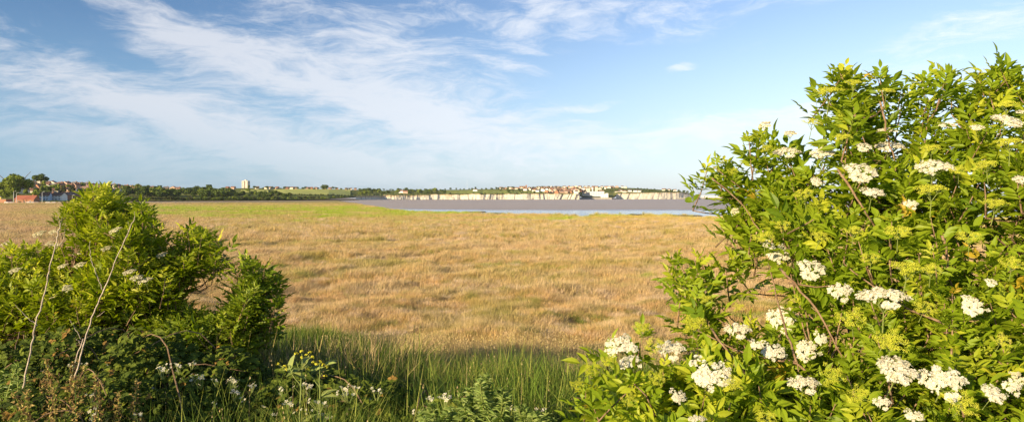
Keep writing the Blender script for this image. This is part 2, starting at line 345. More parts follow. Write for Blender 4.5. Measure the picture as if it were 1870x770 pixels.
# ------------------------------------------------------------------ the land
def tab(xs, ys): return lambda v: np.interp(v, xs, ys)
shore = tab([-900, 540, 590, 625, 650, 665, 690, 720, 760, 800, 900, 1000, 1100, 1340, 1600, 2500], [9e3, 9e3, 2500, 1000, 600, 455, 360, 290, 250, 226, 200, 185, 177, 171, 167, 160])
def vnoise(x, y, seed=0):
    """cheap smooth value noise"""
    xi, yi = np.floor(x), np.floor(y); fx, fy = x-xi, y-yi; fx = fx*fx*(3-2*fx); fy = fy*fy*(3-2*fy)
    def h(a, b): v = np.sin(a*127.1+b*311.7+seed*74.7)*43758.5453; return v-np.floor(v)
    return (h(xi, yi)*(1-fx)+h(xi+1, yi)*fx)*(1-fy)+(h(xi, yi+1)*(1-fx)+h(xi+1, yi+1)*fx)*fy
def bank(y):
    t = np.clip((y-4.2)/12.5, 0, 1); return 3.25*(1-t*t*(3-2*t))
ISL = [(1140, 205, 3.5), (1162, 210, 5), (1252, 200, 6), (1100, 200, 5), (865, 252, 6), (760, 310, 6), (1015, 208, 5), (1200, 190, 6), (905, 230, 5)]   # grass islets in the creek
def ground_z(x, y):
    x = np.asarray(x, float); y = np.asarray(y, float); d = np.maximum(np.abs(y), 1)
    px = np.where(y > 30, HX+FPX*x/np.maximum(y, 1e-3), 935)
    z = bank(y)
    mound = (vnoise(x/1.3, y/1.3, 1)-.5)*.28+(vnoise(x/4, y/4, 2)-.5)*.26
    z = z+mound*np.clip((y-3)/4, .15, 1)*np.clip(1.4-d/250, 0, 1)
    sh = shore(px)+(vnoise(x/9, y/12, 3)-.5)*22+(vnoise(x/2.5, y/6, 13)-.5)*8
    t = np.clip((y-sh)/14, 0, 1)
    for ipx, iy, w_ in ISL:
        ix = (ipx-HX)/FPX*iy; t = t*(1-np.clip(1.6*np.exp(-((x-ix)/w_)**2-((y-iy)/3.2)**2), 0, 1)*np.clip((y-100)/20, 0, 1))
    return np.where(y > 30, z*(1-t)-1.6*t, z)
rad = np.concatenate([np.arange(0.5, 30, .3), 30*np.geomspace(1, 13000/30, 300)])
ang = np.concatenate([np.arange(-180, -45, 5), np.arange(-45, 45, .22), np.arange(45, 181, 5)])
rr, aa = np.meshgrid(rad, np.radians(ang), indexing='ij')
X, Y = rr*np.sin(aa), rr*np.cos(aa)
a = Acc(); a.add(np.stack([X, Y, ground_z(X, Y)], -1), grid_tris(*rr.shape)[:, ::-1]); 
tag(a.build('ground', M_ground, smooth=True), kind='structure')
aw = np.radians(np.linspace(-50, 60, 90)); rw = np.geomspace(150, 13500, 60)
rr, aa = np.meshgrid(rw, aw, indexing='ij'); a = Acc()
a.add(np.stack([rr*np.sin(aa), rr*np.cos(aa), np.full(rr.shape, -.42)], -1), grid_tris(*rr.shape)[:, ::-1]); tag(a.build('water', M_water), kind='structure')

# hills: tables over photo columns
PXT = [-420, 0, 60, 120, 230, 300, 400, 450, 520, 600, 650, 700, 800, 900, 1000, 1058, 1064, 1120, 1127, 1200, 1240, 1262, 1276]
front = tab(PXT, [640, 640, 650, 680, 790, 840, 900, 940, 1010, 1250, 1720, 1900, 1970, 2030, 2085, 2110, 2400, 2480, 2560, 2600, 2660, 2720, 2800])
pyft0 = tab(PXT, [370, 369.5, 369, 368, 366, 365.5, 365, 364.8, 364.2, 363, 358, 356.8, 355.2, 354.6, 354.0, 353, 359.3, 359.3, 353.5, 351.5, 351, 354, 361])
def pyft(v):
    v = np.asarray(v, float); return pyft0(v)+np.where((v > 655) & (v < 1055), (vnoise(v/9, v*0, 51)-.5)*1.6+(vnoise(v/3, v*0, 52)-.5)*.7, 0)
pysk = tab(PXT, [340, 337, 336.5, 338, 343, 345.5, 345.5, 344.5, 345, 345.5, 346.5, 348, 347.3, 345.5, 343.5, 342.5, 342.3, 341.8, 342, 346, 349.5, 353.0, 361])
dsky = tab(PXT, [1200, 1200, 1250, 1300, 1500, 1700, 1900, 2000, 2100, 2250, 2500, 2700, 2850, 3000, 3200, 3300, 3300, 3400, 3400, 3450, 3500, 3500, 3500])
def saw(px):
    """buttresses of uneven width: long faces turned to the sun, short ones turned away"""
    px = np.asarray(px, float); e = BUT; k = np.clip(np.searchsorted(e, px)-1, 0, len(e)-2); u = (px-e[k])/(e[k+1]-e[k]); am, sp_ = BAM[k], BSP[k]
    v = np.where(u < sp_, u/sp_, (1-u)/(1-sp_)); v = v*v*(3-2*v)*.4+v*.6
    return np.where(px > 660, (.5-v)*am*.85*np.clip((e[k+1]-e[k])/16, .3, 1.4)+(vnoise(px/2.2, px*0, 8)-.5)*1.0+(vnoise(px/40, px*0, 18)-.5)*26, 0)
_r = np.random.default_rng(5); BUT = 600+np.concatenate([[0], np.cumsum(_r.uniform(4, 19, 60)*_r.choice([.7, 1, 2.1], 60))]); BAM = _r.uniform(1.5, 9, 61)*_r.choice([.15, .6, 1.1], 61); BSP = _r.uniform(.72, .92, 61)
def cliffd(px): return front(px)+saw(px)
def zat(py, d): return EYE-(py-HY)/FPX*d
def hill_z(px, d):
    px = np.asarray(px, float); f = np.where(px > 650, cliffd(px), front(px)); s = np.clip((d-f)/(dsky(px)-f), 0, 1.6)
    zf, zs = zat(pyft(px), f), zat(pysk(px), dsky(px))
    t = np.where(s <= 1, np.sin(np.minimum(s, 1)*np.pi/2)**1.15, 1-((s-1)/.6)**2*1.1)
    return zf+(zs-zf)*t+(vnoise(px/25, d/120, 9)-.5)*1.5*np.clip(s*4, 0, 1)
cols = np.arange(-420, 1276.5, 1.0); ss = np.concatenate([np.linspace(0, .12, 8)[:-1], np.linspace(.12, 1.6, 46)])
cc, s2 = np.meshgrid(cols, ss, indexing='xy')
ff = np.where(cc > 650, cliffd(cc), front(cc)); dd = ff+s2*(dsky(cc)-ff)
zz = hill_z(cc, dd); zz[0] -= .3
a = Acc(); a.add(np.stack([(cc-HX)/FPX*dd, dd, zz], -1), grid_tris(*cc.shape)); tag(a.build('hills', M_hill, smooth=True), kind='structure')
# chalk cliffs
def cliff(name, p0, p1):
    c = np.arange(p0, p1+.01, .35); hh = np.linspace(0, 1, 11); C, H = np.meshgrid(c, hh)
    f = front(C)+saw(C+(1-H)*(vnoise(C/33, C*0, 41)*9-2.5))+(vnoise(C/5.1, H*2.5, 31)-.5)*3*(1-H)+(vnoise(C/8, H*.8, 32)-.5)*4*(1-H); zt = zat(pyft(C), cliffd(C))
    d = f-(1-H)**1.3*(6+3*vnoise(C/6, C*0, 4))+(vnoise(C/3, H*3, 10)-.5)*3*(1-H)
    a = Acc(); a.add(np.stack([(C-HX)/FPX*d, d, -1.5+(zt+1.5)*H], -1), grid_tris(*C.shape), h=H.ravel())
    return tag(a.build(name, M_chalk), kind='structure')
cliff('cliffs', 650, 1059); cliff('cliffs', 1125, 1276)
def strip(name, m, p0, p1, fd0, fd1, z):
    c = np.arange(p0, p1+.1, 2.); t = np.linspace(0, 1, 5); C, T = np.meshgrid(c, t); d = cliffd(C)*0+front(C)+fd0+(fd1-fd0)*T
    a = Acc(); a.add(np.stack([(C-HX)/FPX*d, d, z+T*.5+vnoise(C/5, C*0, 3)*.2*T], -1), grid_tris(*C.shape)); return tag(a.build(name, m), kind='structure')
strip('beach', M_sand, 215, 655, -190, 2, .15); strip('beach', M_sand, 590, 1058, -75, 15, -.55); strip('beach', M_sand, 1116, 1250, -50, 15, -.6)
def field(name, m, pts0, pts1, n=40):
    """a field sheet lying on the hill between two lines of (px, py)"""
    x0, x1 = pts0[0][0], pts0[-1][0]; c = np.linspace(x0, x1, n); low = np.interp(c, *zip(*pts0)); high = np.interp(c, *zip(*pts1))
    V = []
    for t in np.linspace(0, 1, 8):
        for k in range(n): d = find_d(c[k], low[k]+(high[k]-low[k])*t); V.append(((c[k]-HX)/FPX*d, d, float(hill_z(c[k], d))+.8))
    a = Acc(); a.add(V, grid_tris(8, n)); return tag(a.build(name, m), kind='structure')
def find_d(px, py):
    """distance at which the hill side shows at this height in the view"""
    f = float(front(px)) if px <= 650 else float(cliffd(px)); ds = np.linspace(f, float(dsky(px)), 400); zz = hill_z(np.full(400, float(px)), ds)
    pp = HY-(zz-EYE)/ds*FPX; k = np.argmax(pp <= py) if (pp <= py).any() else 399
    return float(ds[k])
field('crop_field', M_field, [(500, 353), (560, 356), (640, 357.2)], [(500, 346), (560, 345.6), (640, 346.2)])
field('cliff_top_field', M_field2, [(815, 354.4), (900, 354), (1000, 353)], [(815, 348), (900, 347), (1000, 351)])
field('crop_field', M_field, [(440, 352), (490, 352)], [(440, 347.5), (490, 347)])

# ------------------------------------------------------------------ houses, cars, posts of the shore village and the far town
ORD = ['first', 'second', 'third', 'fourth', 'fifth', 'sixth', 'seventh', 'eighth', 'ninth', 'tenth', 'eleventh', 'twelfth', 'thirteenth', 'fourteenth', 'fifteenth', 'sixteenth', 'seventeenth', 'eighteenth', 'nineteenth', 'twentieth']
def ordn(i):
    if i < 20: return ORD[i]
    n = i+1; return str(n)+('th' if 10 <= n % 100 <= 20 else {1: 'st', 2: 'nd', 3: 'rd'}.get(n % 10, 'th'))
PROTO = {}
def house_proto(wall, roof, wx, wy, h, rh, detail=2, ridge='x'):
    key = (wall, roof, wx, wy, h, rh, detail, ridge)
    if key in PROTO: return PROTO[key], False
    t = empty('house', (0, 0, 0)); ch = []
    a = Acc(); a.box((0, 0, h/2-1.5), (wx, wy, h+3))
    if ridge == 'x': 
        for sx in (-1, 1): a.add([(sx*wx/2, -wy/2, h), (sx*wx/2, wy/2, h), (sx*wx/2, 0, h+rh)], [(0, 1, 2)])
    else:
        for sy in (-1, 1): a.add([(-wx/2, sy*wy/2, h), (wx/2, sy*wy/2, h), (0, sy*wy/2, h+rh)], [(0, 1, 2)])
    ch.append(a.build('wall', M_wallc[wall], t))
    a = Acc(); e = .45; k = .25
    def slab(P):
        P = np.array(P, float); Q = P+np.array([0, 0, .22]); 
        a.add(np.concatenate([P, Q]), [(0, 1, 2), (0, 2, 3), (4, 6, 5), (4, 7, 6), (0, 4, 5), (0, 5, 1), (1, 5, 6), (1, 6, 2), (2, 6, 7), (2, 7, 3), (3, 7, 4), (3, 4, 0)])
    if ridge == 'x':
        ed = rh*e/(wy/2)
        for s in (-1, 1): slab([(-wx/2-e, s*(wy/2+e), h-ed+.02), (wx/2+e, s*(wy/2+e), h-ed+.02), (wx/2+e, 0, h+rh+.02), (-wx/2-e, 0, h+rh+.02)])
    else:
        ed = rh*e/(wx/2)
        for s in (-1, 1): slab([(s*(wx/2+e), -wy/2-e, h-ed+.02), (s*(wx/2+e), wy/2+e, h-ed+.02), (0, wy/2+e, h+rh+.02), (0, -wy/2-e, h+rh+.02)])
    rf = a.build('roof', M_roof[roof], t); ch.append(rf)
    if detail > 0:
        a = Acc(); a.box((wx*.3 if ridge == 'x' else 0, 0 if ridge == 'x' else wy*.2, h+rh+.3), (.9, .7, 1.7)); 
        a.box((wx*.3 if ridge == 'x' else 0, 0 if ridge == 'x' else wy*.2, h+rh+1.3), (.3, .3, .4)); c = a.build('chimney', M_wallc['brick'], rf); kids(rf, c)
    if detail > 1:
        nf = 2 if h > 4 else 1
        for side in (-1, 1):
            for f in range(nf):
                for i in range(3):
                    x = (i-1)*wx*.31
                    if f == 0 and i == 1 and side == -1: continue
                    a = Acc(); a.box((x, side*(wy/2+.02), 1.45+f*2.6), (1.3, .08, 1.2)); b = a.build('window', M_glass, t)
                    a = Acc(); a.box((x, side*(wy/2+.06), .80+f*2.6), (1.5, .2, .1)); a.box((x, side*(wy/2+.05), 2.1+f*2.6), (1.5, .1, .12)); a.box((x, side*(wy/2+.07), 1.45+f*2.6), (.1, .06, 1.18))
                    fr = a.build('frame', M_wallc['white'], b); kids(b, fr); ch.append(b)
        a = Acc(); a.box((0, -wy/2-.03, 1.05), (1.0, .1, 2.1)); ch.append(a.build('door', M_door, t))
    kids(t, *ch); PROTO[key] = t
    return t, True
WN = {'white': 'white rendered', 'cream': 'cream rendered', 'brick': 'red brick', 'pink': 'pale brick', 'blue': 'blue painted'}
def house(px, py, wall, roof, wx, wy, h, rh, rz, detail=2, ridge='x', label=None, group=None, d=None):
    t, new = house_proto(wall, roof, wx, wy, h, rh, detail, ridge)
    if not new: t = copy_tree(t)
    d = find_d(px, py) if d is None else d
    t.location = ((px-HX)/FPX*d, d, zat(py, d) if d is None else float(hill_z(px, d)) if d > float(front(px)) else .1)
    t.rotation_euler = (0, 0, R(rz)); tag(t, label, 'house', group); return t
G1 = 'houses of the shore village'
house(50, 366.5, 'brick', 'bright', 17, 9, 3.6, 3.4, 4, label='long low brick building with a bright red roof beside the big round tree', group=G1, d=640)
house(84, 364, 'blue', 'brown', 8.5, 8, 5, 3, 12, label='pale blue gabled house with brown roof, left of the white house', group=G1, d=690)
house(93, 363, 'cream', 'brown', 7, 8, 4.6, 2.8, 8, label='narrow cream house between the blue gabled house and the white house', group=G1, d=705)
house(108, 363, 'white', 'brown', 12, 8, 5, 2.8, -8, label='bright white two storey house facing the marsh', group=G1, d=700)
for i, (px, w_) in enumerate([(123, 8), (133, 7.5), (142, 7.5), (152, 8)]):
    house(px, 362-i*.8, 'brick', 'orange', w_, 10, 4.8, 3.0, -14, ridge='y', label='%s brick gabled house right of the white house, sunlit orange roof' % ORD[i], group=G1, d=720+i*16)
house(166, 361, 'pink', 'brown', 9, 8, 4.6, 3, 20, label='pale brick house just right of the row of brick gables', group=G1, d=790)
row = [(36, 353, 'cream', 'grey'), (46, 351, 'white', 'brown'), (57, 350, 'pink', 'grey'), (88, 344, 'white', 'brown'), (99, 345, 'cream', 'grey'), (112, 344, 'brick', 'brown'), (128, 345, 'brick', 'brown'), (140, 344, 'pink', 'red'),
       (168, 345, 'white', 'grey'), (186, 348, 'white', 'brown'), (193, 349, 'cream', 'brown'), (207, 352, 'white', 'grey'), (214, 352, 'cream', 'grey'), (221, 352, 'pink', 'grey'), (229, 350, 'pink', 'orange'), (238, 350, 'cream', 'orange'), (246, 350, 'pink', 'red'),
       (258, 350, 'brick', 'red'), (266, 351, 'pink', 'red'), (282, 352, 'cream', 'brown'), (296, 353, 'cream', 'orange'), (309, 353, 'white', 'orange'), (182, 355, 'pink', 'brown'), (198, 356, 'cream', 'grey'), (4, 350, 'pink', 'orange'), (15, 347, 'cream', 'brown'), (176, 352, 'cream', 'red'), (100, 352, 'cream', 'brown'), (120, 351, 'pink', 'brown'), (146, 351, 'cream', 'grey'), (157, 350, 'pink', 'orange'), (73, 347, 'brick', 'brown'), (66, 352, 'cream', 'red'), (132, 350, 'white', 'brown')]
row.sort()
for i, (px, py, wl, rf) in enumerate(row):
    house(px, py, wl, rf, [9, 11, 10][i % 3], 8, [4.6, 2.8][i % 2], 2.8, [-12, 18, -25, 6][i % 4], detail=1, ridge='xy'[(i//2) % 2], label='%s house with %s roof on the village hillside, %s from the left' % (WN[wl], rf, ordn(i)), group='houses up the village hillside')
sk = []
for px in list(range(14, 330, 12)): sk.append((px+random.uniform(-3, 3), 1.2+random.random()*2.5))
for i, (px, dy) in enumerate(sk):
    wl, rf = random.choice(['brick', 'pink', 'cream', 'pink']), random.choice(['brown', 'red', 'brown', 'grey'])
    house(px, float(pysk(px))+dy, wl, rf, [9, 12][i % 2], 8, 4.6, 2.8, random.choice([-20, 0, 15]), detail=1, ridge='xy'[i % 2], label='%s house with %s roof on the left skyline, %s from the left' % (WN[wl], rf, ordn(i)), group='houses on the village skyline')
for i, px in enumerate(list(np.arange(415, 660, 9.0))):
    px = px+random.uniform(-2, 2); wl, rf = random.choice(['brick', 'pink', 'cream', 'pink']), random.choice(['red', 'red', 'brown', 'orange'])
    if abs(px-447) < 16 or i % 4 == 3: continue
    house(px, float(pysk(px))+.3, wl, rf, [8, 10][i % 2], 7, 3.8, 2.4, random.choice([-20, 0, 15]), detail=0, label='%s house, %s roof, on the ridge by the tower block, %s from left' % (WN[wl], rf, ordn(i)), group='distant houses along the ridge')
# far town over the chalk cliffs
k = 0
town = []
for py, lo, hi, st in ((343.2, 985, 1150, 7.5), (345.6, 915, 1110, 7.5), (348, 960, 1075, 8), (350.4, 975, 1072, 9), (352.6, 1000, 1070, 9)):
    px = lo
    while px < hi:
        town.append((px+random.uniform(-2, 2), py+random.uniform(-.7, .7))); px += st
for px, py in sorted(town):
    py = max(py, float(pysk(px))+.25)
    wl, rf = random.choice(['pink', 'cream', 'white', 'cream', 'pink', 'brick']), random.choice(['orange', 'red', 'brown', 'grey', 'orange'])
    house(px, py, wl, rf, [13, 16, 11][k % 3], 10, 5.5, 3.6, random.choice([-25, -5, 15]), detail=0, ridge='xy'[k % 2], label='far %s house, %s roof, in the town over the cliffs, %s from left' % (WN[wl], rf, ordn(k)), group='far houses of the town over the cliffs'); k += 1
for i, (px, py, wl, rf) in enumerate([(733, 352, 'white', 'brown'), (741, 353, 'pink', 'red'), (868, 349.5, 'white', 'grey'), (1222, 348.6, 'white', 'orange'), (1232, 349.2, 'white', 'orange'), (1212, 348, 'cream', 'red'), (1112, 343.5, 'white', 'orange'), (1150, 350, 'white', 'grey'), (1160, 350.5, 'white', 'grey'), (1140, 351.5, 'cream', 'orange'), (1133, 350, 'white', 'brown'), (1168, 350.8, 'white', 'grey')]):
    house(px, py, wl, rf, 15, 10, 5.5, 3.6, -8, detail=0, label='%s house with %s roof standing alone above the chalk, %s from the left' % (WN[wl], rf, ORD[i]), group='lone houses above the chalk')

# tower block
d = 1950.; t = empty('tower_block', ((449-HX)/FPX*d, d, zat(344.6, d)-2)); t.rotation_euler = (0, 0, R(-14))
t.scale = (.84, .84, .9); tag(t, 'tall pale tower block with ribbed facade standing alone above the houses on the ridge', 'tower block')
a = Acc(); H = 27.5
a.box((-7, 0, H/2), (9, 13, H)); a.box((7, 0, H/2), (9, 13, H)); a.build('wall', M_conc, t); a = Acc(); a.box((0, .8, H/2), (5.1, 11, H-.6)); a.build('stair_core', M_wallc['pink'], t)
a = Acc(); a.box((0, 0, H+1.4), (7, 6, 2.8)); a.box((0, 0, H+2.95), (7.8, 6.8, .3)); a.build('roof_plant_room', M_conc, t)
for f in range(9):
    for x in (-9.3, -5.2, 5.2, 9.3, 0):
        a = Acc(); a.box((x, -6.53 if x else -4.72, 2+f*2.95), (2.1 if x else 3, .12, 1.3)); a.build('window', M_glass, t)
for f in range(9):
    a = Acc()
    for x in (-9.3, 9.3): a.box((x, -7.0, 1.1+f*2.95), (3, 1.0, .9))
    a.build('balcony', M_conc, t)
# seaside hotel and terraces over the harbour
def block(name, px, py, d, parts, label, cat, rz=0):
    t = empty(name, ((px-HX)/FPX*d, d, zat(py, d))); t.rotation_euler = (0, 0, R(rz)); tag(t, label, cat)
    for (nm, m, c, s) in parts: a = Acc(); a.box(c, s); a.build(nm, m, t)
    return t
W_ = M_wallc['white']; C_ = M_wallc['cream']
win = [('window', M_glass, (x, -7.06, z), (2.2, .12, 1.8)) for x in range(-30, 32, 6) for z in (3.5, 8.5, 13.5)]
block('hotel', 1086, 358.5, 2480, [('wall', W_, (0, 0, 8.2), (68, 14, 20)), ('wing', C_, (-24, 4, 14), (14, 14, 32)), ('wing', C_, (6, 4, 16), (9, 12, 36)), ('turret', W_, (-8, 0, 22), (4, 4, 22)), ('roof', M_roof['grey'], (0, 0, 18.6), (70, 15, .8)), ('roof', M_roof['orange'], (24, 0, 20.5), (16, 12, 3.4))]+win,
      'large white seafront hotel with slim turret above the harbour wall', 'hotel')
block('apartment_building', 1104, 361, 2380, [('wall', W_, (0, 0, 6), (26, 12, 14)), ('wall', W_, (8, 0, 10), (10, 10, 12)), ('roof', M_roof['grey'], (0, 0, 13.3), (27, 13, .6))]+[('window', M_glass, (x, -6.06, z), (2.4, .12, 1.6)) for x in (-9, -3, 3, 9) for z in (3, 7.5)], 'white stepped apartment building right of the seafront hotel', 'apartments', -10)
block('terrace', 1070, 356.5, 2420, [('wall', C_, (0, 0, 4), (26, 10, 12)), ('roof', M_roof['brown'], (0, 0, 10.6), (27, 11, 1.2))]+[('window', M_glass, (x, -5.06, 5), (2, .12, 1.8)) for x in (-9, -3, 3, 9)], 'cream terrace left of the seafront hotel', 'building')
block('terrace', 1135, 354.3, 2700, [('wall', C_, (0, 0, 4), (52, 10, 13)), ('roof', M_roof['orange'], (0, 0, 11), (53, 11, 1.4))], 'long cream terrace on the clifftop right of the hotel', 'building')
block('terrace', 1160, 352.8, 2700, [('wall', W_, (0, 0, 2), (60, 10, 8)), ('roof', M_roof['grey'], (0, 0, 6.5), (61, 11, 1.0))], 'low white terrace along the clifftop before the headland', 'building')
block('white_tower', 1113, 345, 3300, [('shaft', W_, (0, 0, 3), (9, 9, 20)), ('cap', W_, (0, 0, 14), (6, 6, 4))], 'small white tower on the town skyline right of the hotel', 'tower')
block('church', 955, 344.6, 2900, [('nave', M_wallc['brick'], (0, 0, 3), (30, 10, 12)), ('roof', M_roof['orange'], (0, 0, 10), (31, 8, 3)), ('tower', M_wallc['brick'], (14, 0, 6), (6, 6, 20))], 'red church with short tower on the skyline above the cliffs', 'church')
t = block('radio_mast', 853, 349, 2600, [('mast', M_metal, (0, 0, 20), (.5, .5, 48)), ('base', M_conc2, (0, 0, 0), (3, 3, 3))], 'thin pale radio mast in the clifftop field', 'mast')
block('harbour_wall', 1088, 364.2, 2250, [('wall', M_conc2, (0, 0, 2.2), (105, 10, 7)), ('parapet', M_conc2, (0, -3.5, 6.1), (105, .6, .8))], 'low dark harbour wall below the seafront hotel', 'sea wall')
block('harbour_wall', 1205, 362.8, 2650, [('wall', M_conc2, (0, 0, 1.0), (230, 8, 3.6)), ('parapet', M_conc2, (0, -3.2, 3.1), (230, .6, .7))], 'long low sea wall under the far headland', 'sea wall')
block('breakwater', 1302, 362.3, 3500, [('wall', M_conc2, (0, 0, 2), (260, 12, 6)), ('parapet', M_conc, (0, -4, 5.4), (260, 1, .9))], 'far harbour breakwater running out to sea past the headland', 'breakwater')
for i, (px, wd, hh) in enumerate([(1284, 18, 11), (1290, 26, 7), (1300, 30, 9), (1310, 20, 7), (1319, 24, 8)]):
    block('harbour_shed', px, 361, 3540, [('wall', W_, (0, 0, hh/2+1), (wd, 12, hh+2)), ('roof', M_roof['grey'], (0, 0, hh+2.2), (wd+1, 13, .5))], '%s white building from the left on the far breakwater' % ORD[i], 'port building')['group'] = 'white port buildings on the breakwater'
# shop with the yellow board, cars, posts, fence along the village road
d = 640.; t = empty('shop', ((1-HX)/FPX*d, d, 0)); tag(t, 'low roadside building with yellow and blue fascia at the left edge', 'shop')
a = Acc(); a.box((0, 0, 1.8), (16, 8, 3.7)); a.build('wall', M_wallc['brick'], t); a = Acc(); a.box((-2, -4.06, 4.6), (11, .2, 1.9)); a.build('fascia', M_yellow, t)
a = Acc(); a.box((-2, -4.0, 5.9), (11.2, .4, .7)); a.build('fascia_cap', M_blue, t); a = Acc(); a.box((-2, -4.08, 1.6), (6, .15, 2)); a.build('window', M_glass, t); a = Acc(); a.box((0, 0, 3.8), (16.4, 8.4, .3)); a.build('roof', M_roof['grey'], t)
def car_proto():
    t = empty('parked_car', (0, 0, 0))
    pr = [(-2.1, .35), (-2.15, .75), (-1.95, .95), (-1.45, 1.0), (-.9, 1.42), (.6, 1.44), (1.15, 1.0), (1.95, .85), (2.15, .6), (2.1, .35)]
    a = Acc(); n = len(pr); V = [(x, s*.85, z) for s in (-1, 1) for x, z in pr]; F = []
    for i in range(n): j = (i+1) % n; F += [(i, j, n+j), (i, n+j, n+i)]
    for i in range(1, n-1): F += [(0, i+1, i), (n, n+i, n+i+1)]
    a.add(V, F); bd = a.build('body', M_carp['white'], t)
    a = Acc()
    for s in (-1, 1): a.add([(-1.2, s*.86, 1.02), (-.82, s*.86, 1.34), (.55, s*.86, 1.36), (.95, s*.86, 1.02)], [(0, 1, 2), (0, 2, 3)])
    gl = a.build('side_window', M_glass, t); wh = []
    for x in (-1.35, 1.35):
        for s in (-1, 1): a = Acc(); a.tube([(x, s*.70, .33), (x, s*.90, .33)], .33, .33, 10); wh.append(a.build('wheel', M_tyre, t))
    return kids(t, bd, gl, *wh)
car = car_proto()
for i, (px, cn) in enumerate([(13, 'white'), (20, 'silver'), (52, 'white'), (60, 'silver'), (68, 'dark'), (88, 'white'), (98, 'silver'), (110, 'dark')]):
    t = car if i == 0 else copy_tree(car); t.location = ((px-HX)/FPX*625, 625, .05); t.rotation_euler = (0, 0, R([0, 8, 180, -6][i % 4])); t.name = 'parked_car'
    tag(t, '%s car parked on the shore road, %s from the left' % ({'silver': 'silver grey', 'dark': 'dark'}.get(cn, cn), ORD[i]), 'car', 'cars parked along the shore road')
    if cn != 'white':
        for c in t.children:
            if c.name.startswith('body'): c.data = c.data.copy(); c.data.materials[0] = M_carp[cn]
for i, (px, top) in enumerate([(25, 350), (30, 353), (77, 351), (132, 357)]):
    d = 630.; t = empty('street_lamp', ((px-HX)/FPX*d, d, 0)); tag(t, '%s pale lamp post from the left along the shore road' % ORD[i], 'lamp post', 'lamp posts along the shore road')
    h = zat(top, d); a = Acc(); a.tube([(0, 0, 0), (0, 0, h)], .22, .13); a.build('pole', M_metal, t)
    a = Acc(); a.tube([(0, 0, h), (.5, 0, h+.5), (1.4, 0, h+.6)], .09, .07); a.build('arm', M_metal, t); a = Acc(); a.box((1.7, 0, h+.55), (.8, .3, .2)); a.build('lantern', M_metal, t)
d = 618.; t = empty('road_fence', ((85-HX)/FPX*d, d, 0)); tag(t, 'low brown post and rail fence between the road and the marsh', 'fence')
a = Acc(); 
for z in (.5, 1.0): a.box((0, 0, z), (75, .08, .18))
a.build('rail', M_wallc['pink'], t)
for i in range(26): a = Acc(); a.box((-37.5+i*3, .1, .6), (.16, .1, 1.3)); a.build('post', M_wallc['pink'], t)

# ------------------------------------------------------------------ distant trees
def blob_tree(seed, h, wdt, mi, leaves=900, trunk=.22, ls=.8, name='tree', shape='round'):
    r = np.random.default_rng(seed); t = empty(name, (0, 0, 0)); a = Acc()
    P = [(0, 0, -1), (r.normal()*.1, r.normal()*.1, h*trunk), (r.normal()*.3, 0, h*.6)]; a.tube(P, h*.030, h*.012, 6)
    for k in range(5): q = r.normal(0, 1, 3)*(wdt*.22, wdt*.22, h*.06)+(0, 0, h*(.55+.07*k)); a.tube([(0, 0, h*(.25+.06*k)), tuple(q*.6+np.array((0, 0, h*.16))), tuple(q)], h*.014, h*.005, 4)
    tr = a.build('trunk', M_trunk, t)
    nl = 11; c = r.normal(0, 1, (nl, 3)); c = unit(c)*r.random((nl, 1))**.4*(wdt*.36, wdt*.36, h*.30)+(0, 0, h*.58)
    if shape == 'cone': c[:, :2] *= np.clip(1.5-(c[:, 2:3]/h)*1.4, .1, 1.2)
    if shape == 'flat': c[:, 2] = h*.7+(c[:, 2]-h*.58)*.45
    rad_ = wdt*(.15+.11*r.random(nl)); k = r.integers(0, nl, leaves); v = unit(r.normal(0, 1, (leaves, 3)))
    T = c[k]+v*rad_[k][:, None]*(.55+.5*r.random((leaves, 1)))*(1, 1, .85); T[:, 2] = np.maximum(T[:, 2], h*.06)
    n = unit(v+r.normal(0, .6, (leaves, 3))); fr = frames(np.cross(n, r.normal(0, 1, (leaves, 3))), n)
    V = np.array([(-.5, -.3, 0), (.5, -.35, .1), (.6, .3, 0), (0, .55, .15), (-.55, .2, -.05)]); F = np.array([(0, 1, 2), (0, 2, 3), (0, 3, 4)])
    a = Acc(); a.place(V, F, T, fr, ls*(.6+.8*r.random(leaves)), 0, r.random(leaves)); cr = a.build('crown', M_tree[mi], t)
    return kids(t, tr, cr)
TR = [blob_tree(1, 9, 9, 0), blob_tree(2, 10, 8, 0), blob_tree(3, 8, 10, 1), blob_tree(4, 11, 7, 1, shape='cone'), blob_tree(5, 9, 9, 2), blob_tree(6, 7, 11, 0)]
BU = [blob_tree(11, 3.6, 6, 1, 500, .1, .6, 'shrub'), blob_tree(12, 3.2, 5, 0, 500, .1, .6, 'shrub'), blob_tree(13, 4.2, 6, 2, 500, .1, .6, 'shrub')]
TN = ['dark rounded', 'dark upright', 'mid green spreading', 'pale green pointed', 'brownish green rounded', 'dark broad']
used = set()
def put(p, px, d, z, s, rz, label, cat, group):
    t = p if p.name not in used else copy_tree(p)
    used.add(p.name); t.location = ((px-HX)/FPX*d, d, z); t.scale = (s, s, s*random.uniform(.85, 1.15)); t.rotation_euler = (0, 0, rz); tag(t, label, cat, group); return t
big = blob_tree(21, 23, 18, 1, 5200, .14, .9); put(big, 27, 672, -.3, 1.6, 0, 'big round bright green tree at the far left beside the red roofed building', 'tree', None)
cut = blob_tree(22, 19, 17, 1, 3000, .14, .9); put(cut, 3, 668, 0, 1.2, 1, 'green tree at the left edge just left of the big round tree', 'tree', None)
ced = blob_tree(23, 17, 16, 0, 2200, .45, .9, shape='flat'); dd_ = find_d(74, 344); put(ced, 74, dd_, float(hill_z(74, dd_)), 1.25, 0, 'flat topped dark tree standing against the sky on the village hill', 'tree', None)
